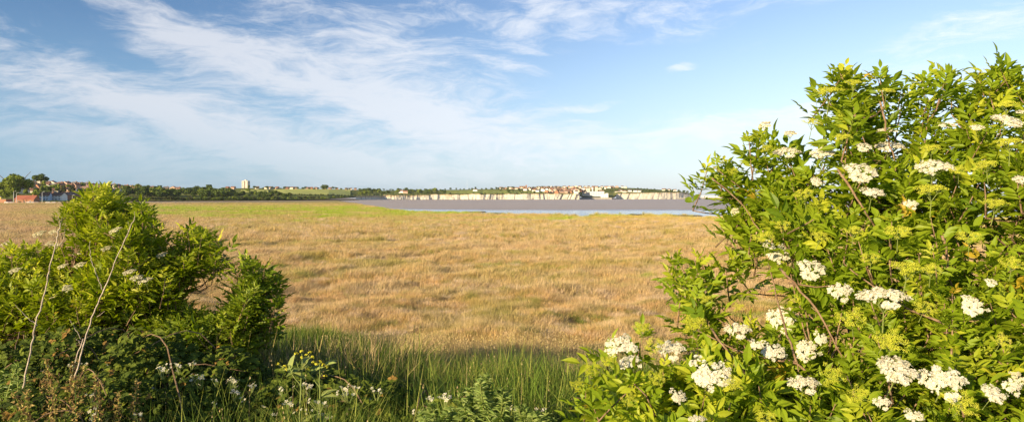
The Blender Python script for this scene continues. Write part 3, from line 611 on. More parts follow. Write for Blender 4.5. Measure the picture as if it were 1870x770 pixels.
def treerow(name, pts, group, pick, size=(.8, 1.2), cat='tree', protos=TR, names=TN, onhill=True):
    pts = sorted(pts)
    for i, (px, py) in enumerate(pts):
        k = random.choice(pick)
        if onhill: d = find_d(px, py); z = float(hill_z(px, d))
        else: d = py; z = float(ground_z((px-HX)/FPX*d, d))
        s = random.uniform(*size)
        put(protos[k], px, d, z-.2, s*(1+max(0, d-1200)/3500), random.uniform(0, 6.28), '%s %s %s, %s from the left' % (names[k], cat, name, ordn(i)), cat, group)
U = random.uniform
treerow('among the village houses', [(px+U(-2, 2), py) for px, py in [(22, 352), (62, 350), (68, 346), (80, 347), (94, 349), (104, 348), (118, 347), (124, 346), (136, 350), (150, 356), (156, 354), (160, 356), (64, 356), (76, 353), (176, 360), (164, 348), (183, 346), (193, 346), (204, 346), (150, 345), (172, 354), (190, 360), (205, 361), (214, 360), (108, 353), (128, 354), (115, 354), (90, 354), (84, 350), (212, 347), (222, 347), (240, 347), (252, 347), (270, 348), (200, 352), (180, 351), (48, 358), (70, 360)]], 'trees among the village houses', [0, 1, 2, 3, 3, 2, 4], (.8, 1.25))
treerow('in the dark belt behind the marsh', [(U(226, 425), U(355, 364)) for _ in range(66)], 'trees of the dark belt behind the marsh', [0, 2, 1, 5, 5, 0], (1.25, 1.75))
treerow('where the dark belt thins out', [(U(425, 535), U(357.5, 363.5)) for _ in range(24)], 'trees where the dark belt thins out', [0, 2, 1, 5], (.75, 1.1))
treerow('on the ridge behind the belt', [(U(300, 470), U(349, 352)) for _ in range(16)]+[(456+U(0, 60), U(354, 358)) for _ in range(10)], 'trees on the ridge behind the belt', [0, 1, 2], (.6, .9))
treerow('on the skyline between tower block and bay', [(px+U(-3, 3), float(pysk(px))+U(.2, 1)) for px in range(455, 1010, 8)], 'skyline trees between tower block and bay', [0, 0, 1, 5], (.5, .85))
oak = blob_tree(24, 13, 17, 0, 1800, .1, .9); dd_ = find_d(593, 347); put(oak, 593, dd_, float(hill_z(593, dd_)), 1.3, 0, 'single domed dark tree on the skyline above the pale crop field', 'tree', None)
treerow('in the wood above the low cliffs', [(U(648, 812), U(351, 357)) for _ in range(40)], 'trees of the wood above the low cliffs', [0, 0, 1, 2, 5], (1.0, 1.5))
treerow('between the far town houses', [(U(905, 1120), U(343.2, 353)) for _ in range(75)], 'trees between the far town houses', [0, 1, 5, 4], (.55, .85))
treerow('on the wooded headland', [(U(1118, 1235), U(346.5, 352)) for _ in range(42)]+[(U(1215, 1262), U(350.5, 354)) for _ in range(12)], 'trees on the wooded headland', [0, 1, 5, 0, 4], (.55, .9))
BN = ['pale green', 'dark green', 'olive']
treerow('at the foot of the dark tree belt', [(px+U(-2, 2), float(pyft(px))-U(.0, .6)) for px in np.arange(226, 640, 5.0)], 'shrubs at the foot of the dark tree belt', [0, 1, 2], (.8, 1.3), 'shrub', BU, BN)
treerow('along the village road', [(px+U(-2, 2), 632+U(0, 10)) for px in range(36, 228, 7)], 'shrubs along the village road', [0, 1, 1], (.4, .65), 'shrub', BU, BN, False)
treerow('over the field edge', [(px+U(-2, 2), 355.5+(px-500)*.012+U(-.3, .5)) for px in np.arange(505, 700, 5.0)], 'shrubs over the crop field edge', [1, 2, 1], (.5, .9), 'shrub', BU, BN)
treerow('along the clifftop edge', [(px+U(-2, 2), float(pyft(px))-.35) for px in np.arange(700, 1058, 11.0)], 'shrubs along the clifftop edge', [1, 2], (.5, .9), 'shrub', BU, BN)
for p in TR+BU: 
    if p.name not in used:
        for c in list(p.children): bpy.data.objects.remove(c)
        bpy.data.objects.remove(p)

# ------------------------------------------------------------------ grass as stuff
def blade_patch(name, m, n, rad_, h0, h1, wd, lean=.35, seed=0, wind=(.25, .1), seedhead=False):
    r = np.random.default_rng(seed); a = Acc()
    for i in range(n):
        q = r.normal(0, rad_*.5, 2); h = r.uniform(h0, h1); l = r.normal(0, lean, 2)*h*.6+np.array(wind)*h*r.uniform(.3, 1.2); an = r.uniform(0, np.pi)
        ux, uy = np.cos(an)*wd*r.uniform(.6, 1.3), np.sin(an)*wd
        b = np.array([q[0], q[1], -.08]); m1 = b+np.array([l[0]*.35, l[1]*.35, h*.55]); m2 = b+np.array([l[0], l[1], h*(1-.25*min(1, np.hypot(*l)/h))])
        u = np.array([ux, uy, 0])
        a.add([b-u, b+u, m1+u*.8, m1-u*.8, m2], [(0, 1, 2), (0, 2, 3), (3, 2, 4)], 0, r.random(), np.array([0, 0, .55, .55, 1.]))
        if seedhead:
            k = 5
            for j in range(k):
                c = m2+(m1-m2)*(.0+.09*j); s = wd*2.4*(1-.1*j); v = unit(r.normal(0, 1, 3))*s
                a.add([c-v, c+v, c+np.array([0, 0, s*3])], [(0, 1, 2)], 0, r.random(), np.array([.9, .9, 1.]))
    o = a.build(name, m); COL.objects.unlink(o); return o
def scatter(name, protos, pts, rz, sc, idx, label=None):
    me = bpy.data.meshes.new(name); me.vertices.add(len(pts)); me.vertices.foreach_set('co', np.asarray(pts, np.float32).ravel())
    for an, ty, dat in (('srot', 'FLOAT', rz), ('sscl', 'FLOAT', sc), ('sidx', 'INT', idx)):
        at_ = me.attributes.new(an, ty, 'POINT'); at_.data.foreach_set('value', np.asarray(dat, np.float32 if ty == 'FLOAT' else np.int32))
    o = bpy.data.objects.new(name, me); COL.objects.link(o)
    c = bpy.data.collections.new(name+'_kinds')
    for p_ in protos: c.objects.link(p_)
    g = bpy.data.node_groups.new(name, 'GeometryNodeTree'); g.interface.new_socket('Geometry', in_out='INPUT', socket_type='NodeSocketGeometry'); g.interface.new_socket('Geometry', in_out='OUTPUT', socket_type='NodeSocketGeometry')
    N = g.nodes.new; gi, go = N('NodeGroupInput'), N('NodeGroupOutput'); ci = N('GeometryNodeCollectionInfo'); ci.inputs[0].default_value = c; ci.inputs[1].default_value = True; ci.inputs[2].default_value = True
    ip = N('GeometryNodeInstanceOnPoints'); ip.inputs['Pick Instance'].default_value = True
    def attr(n_, ty): q = N('GeometryNodeInputNamedAttribute'); q.data_type = ty; q.inputs[0].default_value = n_; return q.outputs[0]
    L = g.links.new; cx = N('ShaderNodeCombineXYZ'); L(attr('srot', 'FLOAT'), cx.inputs[2])
    L(gi.outputs[0], ip.inputs['Points']); L(ci.outputs[0], ip.inputs['Instance']); L(attr('sidx', 'INT'), ip.inputs['Instance Index']); L(cx.outputs[0], ip.inputs['Rotation']); L(attr('sscl', 'FLOAT'), ip.inputs['Scale'])
    L(ip.outputs[0], go.inputs[0]); md = o.modifiers.new('scatter', 'NODES'); md.node_group = g
    return tag(o, label, 'grass', kind='stuff')
def sample_px(n, x0, x1, d0, d1, power=1.0):
    """points spread evenly over the ground between two distances inside a range of photo columns"""
    u = rg.random(n); d = (d0**power+(d1**power-d0**power)*u)**(1/power); px = rg.uniform(x0, x1, n); x = (px-HX)/FPX*d
    return x, d, px
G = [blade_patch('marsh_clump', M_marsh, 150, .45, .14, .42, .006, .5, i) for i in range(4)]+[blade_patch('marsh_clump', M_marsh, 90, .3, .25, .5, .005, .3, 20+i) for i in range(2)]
P_, I_, S_ = [], [], []
for n, d0, d1, s in ((26000, 15, 34, 1.0), (26000, 34, 75, 1.35), (26000, 75, 230, 1.9), (24000, 230, 620, 2.1)):
    x, d, px = sample_px(n, -60, 1930 if d0 < 200 else 1000, d0, d1, 1.5)
    ok = ((d < 240) | (d < shore(px)-8)) & (d < shore(px)+25) & (ground_z(x, d) > -.22); x, d = x[ok], d[ok]
    P_.append(np.stack([x, d, ground_z(x, d)], 1)); I_.append(rg.integers(0, 6, len(x)))
    S_.append(s*(.45+1.05*vnoise(x/1.1, d/1.6, 12))*rg.uniform(.8, 1.2, len(x)))
P_, I_, S_ = map(np.concatenate, (P_, I_, S_))
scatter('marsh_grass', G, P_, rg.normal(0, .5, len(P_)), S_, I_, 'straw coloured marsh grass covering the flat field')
x, d, px = sample_px(1500, 560, 1900, 90, 215, 1.5); GT = [blade_patch('tall_clump', M_marsh, 90, .5, .5, 1.0, .008, .25, 40+i) for i in range(3)]
ok = vnoise(x/14, d/9, 15) > .55; x, d = x[ok], d[ok]
ok = ground_z(x, d) > -.15; x, d = x[ok], d[ok]
scatter('tall_marsh_grass', GT, np.stack([x, d, ground_z(x, d)], 1), rg.normal(0, .5, len(x)), rg.uniform(.8, 1.4, len(x)), rg.integers(0, 3, len(x)), 'taller golden marsh grass toward the shore')
M_pale = grassmat('pale_seed_heads', [(.62, .46, .30), (.74, .58, .42), (.70, .52, .30)], trans=.35)
PT = [blade_patch('pale_tuft', M_pale, 120, .28, .22, .5, .0045, .8, 140+i, (.3, .12)) for i in range(3)]
x, d, px = sample_px(26000, -60, 1930, 15, 150, 1.4); ok = (vnoise(x/2.3, d/1.9, 44)*.6+vnoise(x/.8, d/.8, 45)*.4+rg.normal(0, .05, len(x)) > .60) & (ground_z(x, d) > -.1); x, d = x[ok], d[ok]
scatter('pale_grass_tufts', PT, np.stack([x, d, ground_z(x, d)], 1), rg.normal(0, .6, len(x)), rg.uniform(.6, 1.15, len(x))*(1+d/160), rg.integers(0, 3, len(x)), 'pale wind combed tufts standing out of the marsh grass')
x, d, px = sample_px(1500, 300, 1500, 26, 100, 1.5); ok = vnoise(x/3.2, d/2.0, 61) > .84; x, d = x[ok], d[ok]
x = np.append(x, at_v(rg.uniform(640, 830, 70), np.zeros(70), 62+rg.uniform(-2, 2, 70))[:, 0]); d = np.append(d, rg.uniform(60, 64, 70))
scatter('golden_grass_tufts', GT, np.stack([x, d, ground_z(x, d)], 1), rg.normal(0, .5, len(x)), rg.uniform(.6, 1.0, len(x)), rg.integers(0, 3, len(x)), 'scattered taller golden tufts in the middle of the marsh')
# lush bank grass, and dry stems at its foot
LG = [blade_patch('lush_clump', M_lush, 120, .4, .35, .85, .006, .45, 60+i) for i in range(4)]
x, d, px = sample_px(6500, 380, 1300, 5.5, 17.5, 1.2); ok = (rg.random(len(x)) < np.where(px < 690, np.clip((18.5-d)/4+.5, .1, 1), np.clip((14.8-d)/4.5, .06, 1))); x, d = x[ok], d[ok]
scatter('bank_grass', LG+[blade_patch('dry_bank_clump', M_dry, 50, .35, .4, .9, .004, .35, 90+i) for i in range(2)]+[blade_patch('marsh_bank_clump', M_marsh, 110, .4, .3, .8, .005, .5, 95+i) for i in range(2)], np.stack([x, d, ground_z(x, d)], 1), rg.uniform(0, 6.28, len(x)), rg.uniform(.6, 1.1, len(x))*np.where(x/d > -.19, .72, 1), np.where(vnoise(x/.9, d/.9, 33)+rg.normal(0, .18, len(x))+np.where(x/d > -.19, np.clip((d-8)/7, 0, 1)*.38, 0) > .62, rg.integers(4, 8, len(x)), rg.integers(0, 4, len(x))), 'lush green grass down the bank between the bushes')
x, d, px = sample_px(900, 440, 690, 14, 22, 1.2); ok = (px-560)**2/120**2+(d-18.2)**2/3.6**2 < 1; x, d = x[ok], d[ok]
scatter('sunlit_tall_grass', LG, np.stack([x, d, ground_z(x, d)], 1), rg.uniform(0, 6.28, len(x)), rg.uniform(.9, 1.5, len(x)), rg.integers(0, 4, len(x)), 'sunlit bright green tall grass right of the left bushes')
gx, gd = [], []
for (px_, d_, n_, w_) in [(1062, 28, 26, 1.1), (745, 46, 16, 1.6), (1330, 33, 20, 1.5), (560, 60, 14, 2.5), (1000, 75, 18, 4)]: gx += list((px_-HX)/FPX*d_+rg.normal(0, w_, n_)); gd += list(d_+rg.normal(0, w_*.4, n_))
gx, gd = np.array(gx), np.array(gd)
scatter('green_grass_patches', LG, np.stack([gx, gd, ground_z(gx, gd)], 1), rg.uniform(0, 6.28, len(gx)), rg.uniform(.4, .65, len(gx)), rg.integers(0, 4, len(gx)), 'small bright green patches of grass in the straw coloured marsh')
DS = [blade_patch('dry_clump', M_dry, 40, .35, .5, 1.05, .0045, .18, 80+i, (.06, .03), True) for i in range(3)]
x, d, px = sample_px(1300, 620, 1240, 11.5, 20.5, 1.2); x = np.append(x, (rg.uniform(560, 900, 260)-HX)/FPX*18.5); d = np.append(d, rg.uniform(17, 20, 260))
ok = vnoise(x/1.2, d/1.2, 30) > .36; x, d = x[ok], d[ok]
scatter('dry_grass_stems', DS, np.stack([x, d, ground_z(x, d)], 1), rg.uniform(0, 6.28, len(x)), rg.uniform(.7, 1.15, len(x)), rg.integers(0, 3, len(x)), 'pale dry grass stems along the foot of the bank')

# ------------------------------------------------------------------ elder bushes
def leaflet(n=4, fold=.25, droop=.25):
    ts = np.linspace(0, 1, n+1); w_ = np.array([0, .85, 1, .55, 0]) if n == 4 else np.array([0, 1, .75, 0])
    V = [(t, 0, -droop*t*t) for t in ts]+[(t+.02, .19*k, .19*k*fold*1.8-droop*t*t) for t, k in zip(ts[1:-1], w_[1:-1])]+[(t+.02, -.19*k, .19*k*fold*1.8-droop*t*t) for t, k in zip(ts[1:-1], w_[1:-1])]
    F = []
    for side in (0, 1):
        o = n+1+side*(n-1)
        F += [(0, 1, o), (n-1, n, o+n-2)]
        for i in range(n-2): F += [(i+1, i+2, o+i+1), (i+1, o+i+1, o+i)]
    return np.array(V), np.array(F)
def compound(seed, n=4, pairs=2):
    r = np.random.default_rng(seed); V, F = leaflet(n); VV, FF, k = [], [], 0
    spots = [(1., 0.)]+[(x, s*(r.uniform(45, 62))) for x in ([.42, .74] if pairs == 2 else [.32, .56, .80]) for s in (-1, 1)]
    for x, an in spots:
        L = (.62 if an == 0 else .52)*r.uniform(.85, 1.1); c, s = math.cos(R(an)), math.sin(R(an)); tw = r.uniform(-.35, .35)
        M = np.array([[c, -s, 0], [s, c, 0], [0, 0, 1]]) @ np.array([[1, 0, 0], [0, math.cos(tw), -math.sin(tw)], [0, math.sin(tw), math.cos(tw)]])
        P = (V*L) @ M.T+np.array([x*.75, 0, -.16*x*x]); VV.append(P); FF.append(F+k); k += len(P)
    VV.append(np.array([(0, .008, 0), (0, -.008, 0), (.75, 0, -.16), (.4, .008, -.05), (.4, -.008, -.05)])); FF.append(np.array([(0, 3, 1), (3, 4, 1), (3, 2, 4)])+k)
    return np.concatenate(VV), np.concatenate(FF)
def in_poly(px, py, poly):
    inside = np.zeros(len(px), bool); n = len(poly)
    for i in range(n):
        x0, y0 = poly[i]; x1, y1 = poly[(i+1) % n]
        c = ((y0 > py) != (y1 > py)) & (px < (x1-x0)*(py-y0)/(y1-y0+1e-9)+x0); inside ^= c
    return inside
def edge_dist(px, py, poly):
    d = np.full(len(px), 1e9); n = len(poly)
    for i in range(n):
        a_ = np.array(poly[i], float); b_ = np.array(poly[(i+1) % n], float); ab = b_-a_; t = np.clip(((px-a_[0])*ab[0]+(py-a_[1])*ab[1])/(ab@ab+1e-9), 0, 1)
        d = np.minimum(d, np.hypot(px-a_[0]-t*ab[0], py-a_[1]-t*ab[1]))
    return d
class Bush:
    def __init__(s, poly, D0, T, E, dfun=None): s.poly, s.D0, s.T, s.E = poly, D0, T, E; s.dfun = dfun or (lambda px, py: D0)
    def front(s, px, py):
        px = np.atleast_1d(np.asarray(px, float)); py = np.atleast_1d(np.asarray(py, float))
        e = np.where(in_poly(px, py, s.poly), edge_dist(px, py, s.poly), 0); b = np.sqrt(np.clip(e/s.E, 0, 1))
        return s.dfun(px, py)-s.T*b, s.T*b
    def sample(s, n, frontbias=.65):
        xs = [p_[0] for p_ in s.poly]; ys = [p_[1] for p_ in s.poly]; px = rg.uniform(min(xs), max(xs), n*6); py = rg.uniform(min(ys), max(ys), n*6); ok = in_poly(px, py, s.poly); px, py = px[ok][:n], py[ok][:n]
        f, th = s.front(px, py); u = np.where(rg.random(len(px)) < frontbias, rg.random(len(px))**1.6*.5, rg.random(len(px)))
        d = f+u*2*th+rg.normal(0, .04, len(px)); return at_v(px, py, d), px, py
def shoots_to_leaves(a, stems, P, D, L, tmpl, size, twig=.0035, nodes=(4, 7)):
    """P are shoot tips, D directions, L lengths; each shoot carries opposite pairs of compound leaves"""
    T, X, Z, Sc, Id, Rn = [], [], [], [], [], []
    up = np.array([0, 0, 1.])
    for i in range(len(P)):
        gs = rg.uniform(.68, 1.25); d = D[i]; base = P[i]-d*L[i]; n = rg.integers(nodes[0], nodes[1]); u = unit(np.cross(d, rg.normal(0, 1, 3))); v = np.cross(d, u)
        if stems is not None: stems.tube([base, base+d*L[i]*.5+rg.normal(0, .006, 3), P[i]], twig*1.3, twig*.6, 4)
        for k in range(n):
            t = (k+.6)/n; pos = base+d*L[i]*t; r_ = (u if k % 2 == 0 else v); g = size*gs*(1.05-.45*t**3)*rg.uniform(.8, 1.15)
            for sgn in (-1, 1):
                x = unit(r_*sgn*(1.0-.35*t)+d*(.45+.5*t)+up*.12+rg.normal(0, .16, 3)); T.append(pos); X.append(x); Z.append(d*.6+up*.7+rg.normal(0, .28, 3)); Sc.append(g); Id.append(rg.integers(0, len(tmpl))); Rn.append(.40*t+.60*rg.random())
    T, X, Z, Sc, Id, Rn = map(np.array, (T, X, Z, Sc, Id, Rn)); Rm = frames(X, Z)
    for k, (V, F) in enumerate(tmpl):
        q = Id == k; a.place(V, F, T[q], Rm[q], Sc[q], 0, Rn[q])
def umbel(seed, kind='white'):
    """flat-topped head of many tiny flowers on rays"""
    r = np.random.default_rng(seed); a = Acc(); nf = r.integers(620, 860); nl = 36; lob = r.uniform(0, 6.28)
    ang_ = r.uniform(0, 6.28, nl); rr_ = np.sqrt(r.random(nl))*.80*(1+.14*np.sin(3*ang_+lob)+.1*np.sin(5*ang_+2*lob)); cx, cy = rr_*np.cos(ang_), rr_*np.sin(ang_); cz = .10-.26*rr_**2+r.normal(0, .03, nl)
    k = r.integers(0, nl, nf); o = r.normal(0, 1, (nf, 3)); o = unit(o)*(r.random((nf, 1))**.4)*.185*(1, 1, .5); T = np.stack([cx[k], cy[k], cz[k]], 1)+o
    T[:, :2] *= 1/1.0
    n = unit(np.stack([T[:, 0]*.5, T[:, 1]*.5, np.full(nf, 1.)], 1)+r.normal(0, .35, (nf, 3))); fr = frames(np.cross(n, r.normal(0, 1, (nf, 3))), n)
    if kind == 'bud': V = np.array([(1, 0, 0), (0, 1, 0), (-1, 0, 0), (0, -1, 0), (0, 0, .9)])*.55; F = np.array([(0, 1, 4), (1, 2, 4), (2, 3, 4), (3, 0, 4)])
    else:
        V = [(0, 0, -.15)]; F = []
        for j in range(5): an = j*1.2566; V += [(math.cos(an-.42), math.sin(an-.42), .12), (1.25*math.cos(an), 1.25*math.sin(an), .1), (math.cos(an+.42), math.sin(an+.42), .12)]; F += [(0, 1+3*j, 2+3*j), (0, 2+3*j, 3+3*j)]
        V = np.array(V); F = np.array(F)
    a.place(V, F, T, fr, np.full(nf, .050)*r.uniform(.75, 1.2, nf), 0, r.random(nf))
    root = np.array([0, 0, -.75])
    for j in range(5): an = j*1.2566+.3; q = np.array([.35*math.cos(an), .35*math.sin(an), -.22]); a.tube([root, q], .022, .014, 4, 1); 
    for j in range(nl):
        an = (math.atan2(cy[j], cx[j])-.3)/1.2566; jj = round(an); an = jj*1.2566+.3; q = np.array([.35*math.cos(an), .35*math.sin(an), -.22]); a.tube([q, (cx[j], cy[j], cz[j]-.02)], .012, .008, 3, 1)
    a.tube([root+(0, 0, -.9), root], .03, .024, 5, 1)
    o_ = a.build({'white': 'flower_head', 'cream': 'flower_head', 'bud': 'bud_head'}[kind], [{'white': M_petal, 'cream': M_cream, 'bud': M_bud}[kind], M_stalk]); COL.objects.unlink(o_); return o_.data, o_.name
UM = {'white': [umbel(i)[0] for i in range(5)], 'cream': [umbel(10, 'cream')[0]], 'bud': [umbel(20+i, 'bud')[0] for i in range(3)]}
def add_head(bush, parent, px, py, wpx, hpx, kind, lift=.10):
    f, th = bush.front(px, py); d = max(float(f[0])-lift, .5); P = at(px, py, d); width = wpx/FPX*d
    tilt = math.asin(min(.95, max(.12, hpx/max(wpx, 1)-.06))) # how far the disc is turned toward the viewer
    n = np.array([rg.normal(0, .12)-.1, -math.sin(tilt), math.cos(tilt)]); n = unit(n)
    q = Vector(n).to_track_quat('Z', 'Y'); me = random.choice(UM[kind])
    o = bpy.data.objects.new('bud_head' if kind == 'bud' else 'flower_head', me); COL.objects.link(o); o.parent = parent
    o.location = Vector(P)-parent.location; o.rotation_mode = 'QUATERNION'; o.rotation_quaternion = q @ Vector((0, 0, 1)).rotation_difference(Vector((0, 0, 1)))
    s = width/2*.98; o.scale = (s, s*random.uniform(.85, 1.05), s); return o
def branch(a, pts, r0, r1, k=7, wob=.02):
    pts = np.array(pts, float); t = np.linspace(0, len(pts)-1, (len(pts)-1)*5+1); Q = np.stack([np.interp(t, range(len(pts)), pts[:, i]) for i in range(3)], 1)
    for _ in range(3): Q[1:-1] = (Q[:-2]+Q[2:]+2*Q[1:-1])/4
    Q[1:-1] += rg.normal(0, wob, Q[1:-1].shape)*.4; a.tube(Q, r0, r1, k); return Q
def make_bush(name, label, base, bush, n, size, m, tmpl, heads, buds, nstem=14, outdir=.55, stemlist=(), L=(.18, .38), extra=None, cream=(), seedc=None, nodes=(4, 7), lift=.1, updir=.8, stray=40, strayd=22):
    t = empty(name, base); tag(t, label, 'elder bush'); b0 = np.array(base, float); C = seedc if seedc is not None else b0
    P, px, py = bush.sample(n)
    if extra is not None: P = np.concatenate([P, extra])
    pl = np.array(bush.poly, float); k_ = rg.integers(0, len(pl), stray*3); t_ = rg.random(len(k_))[:, None]; e0, e1 = pl[k_], pl[(k_+1) % len(pl)]; q_ = e0*(1-t_)+e1*t_; cen = pl.mean(0)
    nn_ = np.stack([e1[:, 1]-e0[:, 1], -(e1[:, 0]-e0[:, 0])], 1); nn_ = nn_/(np.linalg.norm(nn_, axis=1)[:, None]+1e-6); q_ = q_+nn_*rg.uniform(0, strayd, (len(k_), 1)); ok = (q_[:, 0] > -60) & (q_[:, 0] < 1930) & (q_[:, 1] < 740); q_ = q_[ok][:stray]
    P = np.concatenate([P, at_v(q_[:, 0], q_[:, 1], bush.dfun(q_[:, 0], q_[:, 1])+rg.normal(0, .15, len(q_)))])
    D = unit(unit(P-C)*outdir+np.array([0, 0, updir])+rg.normal(0, .42, P.shape)); Ln = rg.uniform(L[0], L[1], len(P))
    fol, tw = Acc(), Acc(); shoots_to_leaves(fol, tw, P, D, Ln, tmpl, size, nodes=nodes)
    Q = []
    for i in range(nstem):                     # main stems rise from the base into the crown
        tip = P[rg.integers(0, n)]; mid = b0*.55+tip*.45+np.array([rg.normal(0, .1), rg.normal(0, .1), .05]); start = b0+np.array([rg.normal(0, .12), rg.normal(0, .10), -.15])
        Q.append(branch(tw, [start, mid, tip], .022*rg.uniform(.7, 1.2), .004, wob=.008))
    Q = np.concatenate(Q)
    for i in range(0, len(P), 2):              # side branches carry the shoots
        s0 = P[i]-D[i]*Ln[i]; dd_ = np.linalg.norm(Q-s0, axis=1)+np.where(Q[:, 2] > s0[2]+.05, 1, 0); j = np.argmin(dd_)
        if dd_[j] < 1.3: branch(tw, [Q[j], (Q[j]+s0)/2+np.array([0, 0, -.04]), s0], .006, .003, 4, .006)
    for pts, r0 in stemlist: branch(tw, [at(*q) for q in pts], r0*.75, r0*.4, wob=.008)
    fol.build('foliage', m, t, local=base); tw.build('branches', M_bark, t, smooth=True, local=base)
    pass
    for h in heads: add_head(bush, t, h[0], h[1], h[2]*1.12, h[3]*1.12, 'white', lift)
    for h in cream: add_head(bush, t, *h, 'cream', lift)
    for h in buds: add_head(bush, t, h[0], h[1], h[2]*1.25, h[3]*1.5, 'bud', lift+.06)
    return t
HI = [compound(i, 4, 2 if i % 2 else 3) for i in range(6)]; LO = [compound(50+i, 3, 2) for i in range(5)]
# the big elder on the right
rp = [(1335, 375), (1335, 345), (1355, 352), (1388, 350), (1405, 305), (1400, 275), (1415, 262), (1450, 285), (1500, 290), (1520, 255), (1525, 205), (1548, 175), (1575, 180), (1588, 250), (1615, 285), (1668, 280), (1684, 195), (1708, 185), (1716, 250), (1750, 240), (1762, 180), (1790, 172), (1830, 168), (1880, 180), (2080, 160), (2150, 500), (2080, 900), (1500, 960), (1060, 900),
      (1105, 785), (1140, 720), (1130, 685), (1160, 662), (1215, 665), (1275, 660), (1320, 630), (1300, 590), (1275, 540), (1288, 530), (1330, 590), (1385, 610), (1455, 620), (1465, 530), (1440, 480), (1375, 430), (1368, 385)]
def dR(px, py): return 3.75-.55*np.clip((py-400)/370, 0, 1)-.25*np.clip((1400-px)/300, 0, 1)*np.clip((py-500)/200, 0, 1)
BR = Bush(rp, 3.75, .75, 150, dR)
white = [(1438, 277, 45, 22), (1505, 278, 48, 26), (1573, 313, 60, 42), (1593, 350, 42, 20), (1625, 266, 50, 22), (1617, 238, 35, 13), (1708, 303, 65, 32), (1843, 219, 52, 28), (1866, 327, 30, 16), (1492, 331, 25, 18), (1578, 268, 28, 20), (1728, 228, 34, 14), (1785, 232, 25, 12), (1665, 373, 25, 22),
         (1419, 459, 50, 42), (1482, 491, 50, 40), (1537, 533, 45, 50), (1615, 541, 85, 35), (1430, 583, 52, 52), (1475, 640, 46, 44), (1498, 617, 25, 25), (1410, 639, 48, 30), (1348, 602, 45, 25), (1135, 629, 60, 36), (1150, 660, 45, 20), (1225, 638, 50, 36), (1297, 680, 80, 60), (1238, 722, 32, 26), (1470, 700, 56, 32),
         (1643, 673, 88, 46), (1725, 697, 76, 56), (1817, 717, 50, 30), (1852, 706, 40, 40), (1779, 560, 44, 34), (1612, 735, 30, 24), (1668, 757, 34, 16), (1275, 765, 32, 14), (1810, 515, 20, 14), (1380, 628, 28, 18), (1868, 205, 20, 12), (1768, 545, 22, 14)]
cream = [(1397, 228, 30, 18), (1443, 243, 30, 14), (1342, 385, 20, 16), (1860, 688, 34, 20)]
buds = [(1515, 165, 50, 14), (1485, 222, 36, 14), (1562, 150, 36, 12), (1468, 352, 34, 14), (1702, 344, 55, 14), (1840, 190, 42, 14), (1845, 258, 46, 12), (1395, 432, 42, 16), (1660, 487, 60, 18), (1700, 490, 40, 16), (1555, 580, 54, 30), (1630, 622, 60, 30), (1522, 684, 45, 34), (1763, 738, 50, 34), (1082, 672, 28, 20), (1055, 702, 28, 20),
        (1112, 658, 34, 16), (1175, 597, 38, 14), (1195, 628, 34, 18), (1270, 590, 50, 25), (1620, 165, 30, 10), (1750, 310, 30, 14), (1400, 270, 24, 16), (1338, 312, 20, 12), (1290, 545, 24, 14), (1430, 410, 28, 14), (1350, 560, 24, 14), (1560, 420, 34, 14), (1800, 300, 40, 14), (1770, 430, 40, 14), (1590, 470, 34, 14), (1640, 420, 44, 16), (1690, 560, 40, 22), (1500, 430, 34, 16), (1460, 545, 36, 22), (1570, 720, 40, 26), (1340, 700, 36, 24), (1200, 690, 34, 22), (1150, 730, 32, 20), (1400, 760, 36, 20), (1820, 370, 44, 16), (1850, 480, 40, 18), (1700, 270, 36, 14), (1540, 250, 34, 14), (1620, 620, 38, 22), (1830, 620, 34, 20)]
base = (2.45, 3.9, 3.05)
xt = []
for (px, py, n) in [(1292, 300, 1), (1310, 300, 2), (1325, 330, 2), (1350, 350, 2), (1350, 380, 2), (1375, 250, 2), (1395, 245, 2), (1425, 262, 2), (1510, 165, 2), (1535, 132, 3), (1560, 138, 2), (1600, 142, 2), (1590, 180, 2), (1650, 165, 2), (1680, 145, 3), (1692, 180, 2), (1735, 136, 3), (1785, 134, 2), (1822, 124, 3), (1845, 138, 2), (1868, 148, 2), (1235, 470, 2), (1228, 495, 1), (1272, 468, 2), (1330, 485, 2), (1250, 515, 2), (1180, 605, 1), (1110, 645, 1), (1080, 690, 1), (1065, 705, 1), (1090, 735, 1), (1370, 405, 1), (1240, 600, 1), (1295, 570, 2), (1272, 540, 2)]:
    for k in range(n): xt.append(at(px+U(-9, 9), py+U(0, 14), float(dR(px, py))+U(-.12, .12)))
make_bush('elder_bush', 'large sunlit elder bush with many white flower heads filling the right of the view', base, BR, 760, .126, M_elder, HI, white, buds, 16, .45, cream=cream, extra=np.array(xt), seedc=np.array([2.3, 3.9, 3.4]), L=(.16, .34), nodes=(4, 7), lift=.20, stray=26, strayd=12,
          stemlist=[([(1425, 490, 3.25), (1490, 560, 3.05), (1560, 690, 3.0)], .008), ([(1828, 600, 2.75), (1838, 660, 2.75), (1810, 760, 2.9)], .010), ([(1300, 600, 3.1), (1360, 680, 2.9), (1450, 760, 2.9)], .007), ([(1605, 180, 3.6), (1622, 250, 3.5), (1640, 330, 3.4)], .007), ([(1530, 310, 3.2), (1570, 370, 3.1), (1620, 450, 3.2)], .008), ([(1300, 325, 3.6), (1345, 360, 3.6), (1400, 440, 3.5)], .006), ([(1720, 430, 3.0), (1735, 490, 3.0), (1715, 560, 3.1)], .008)])
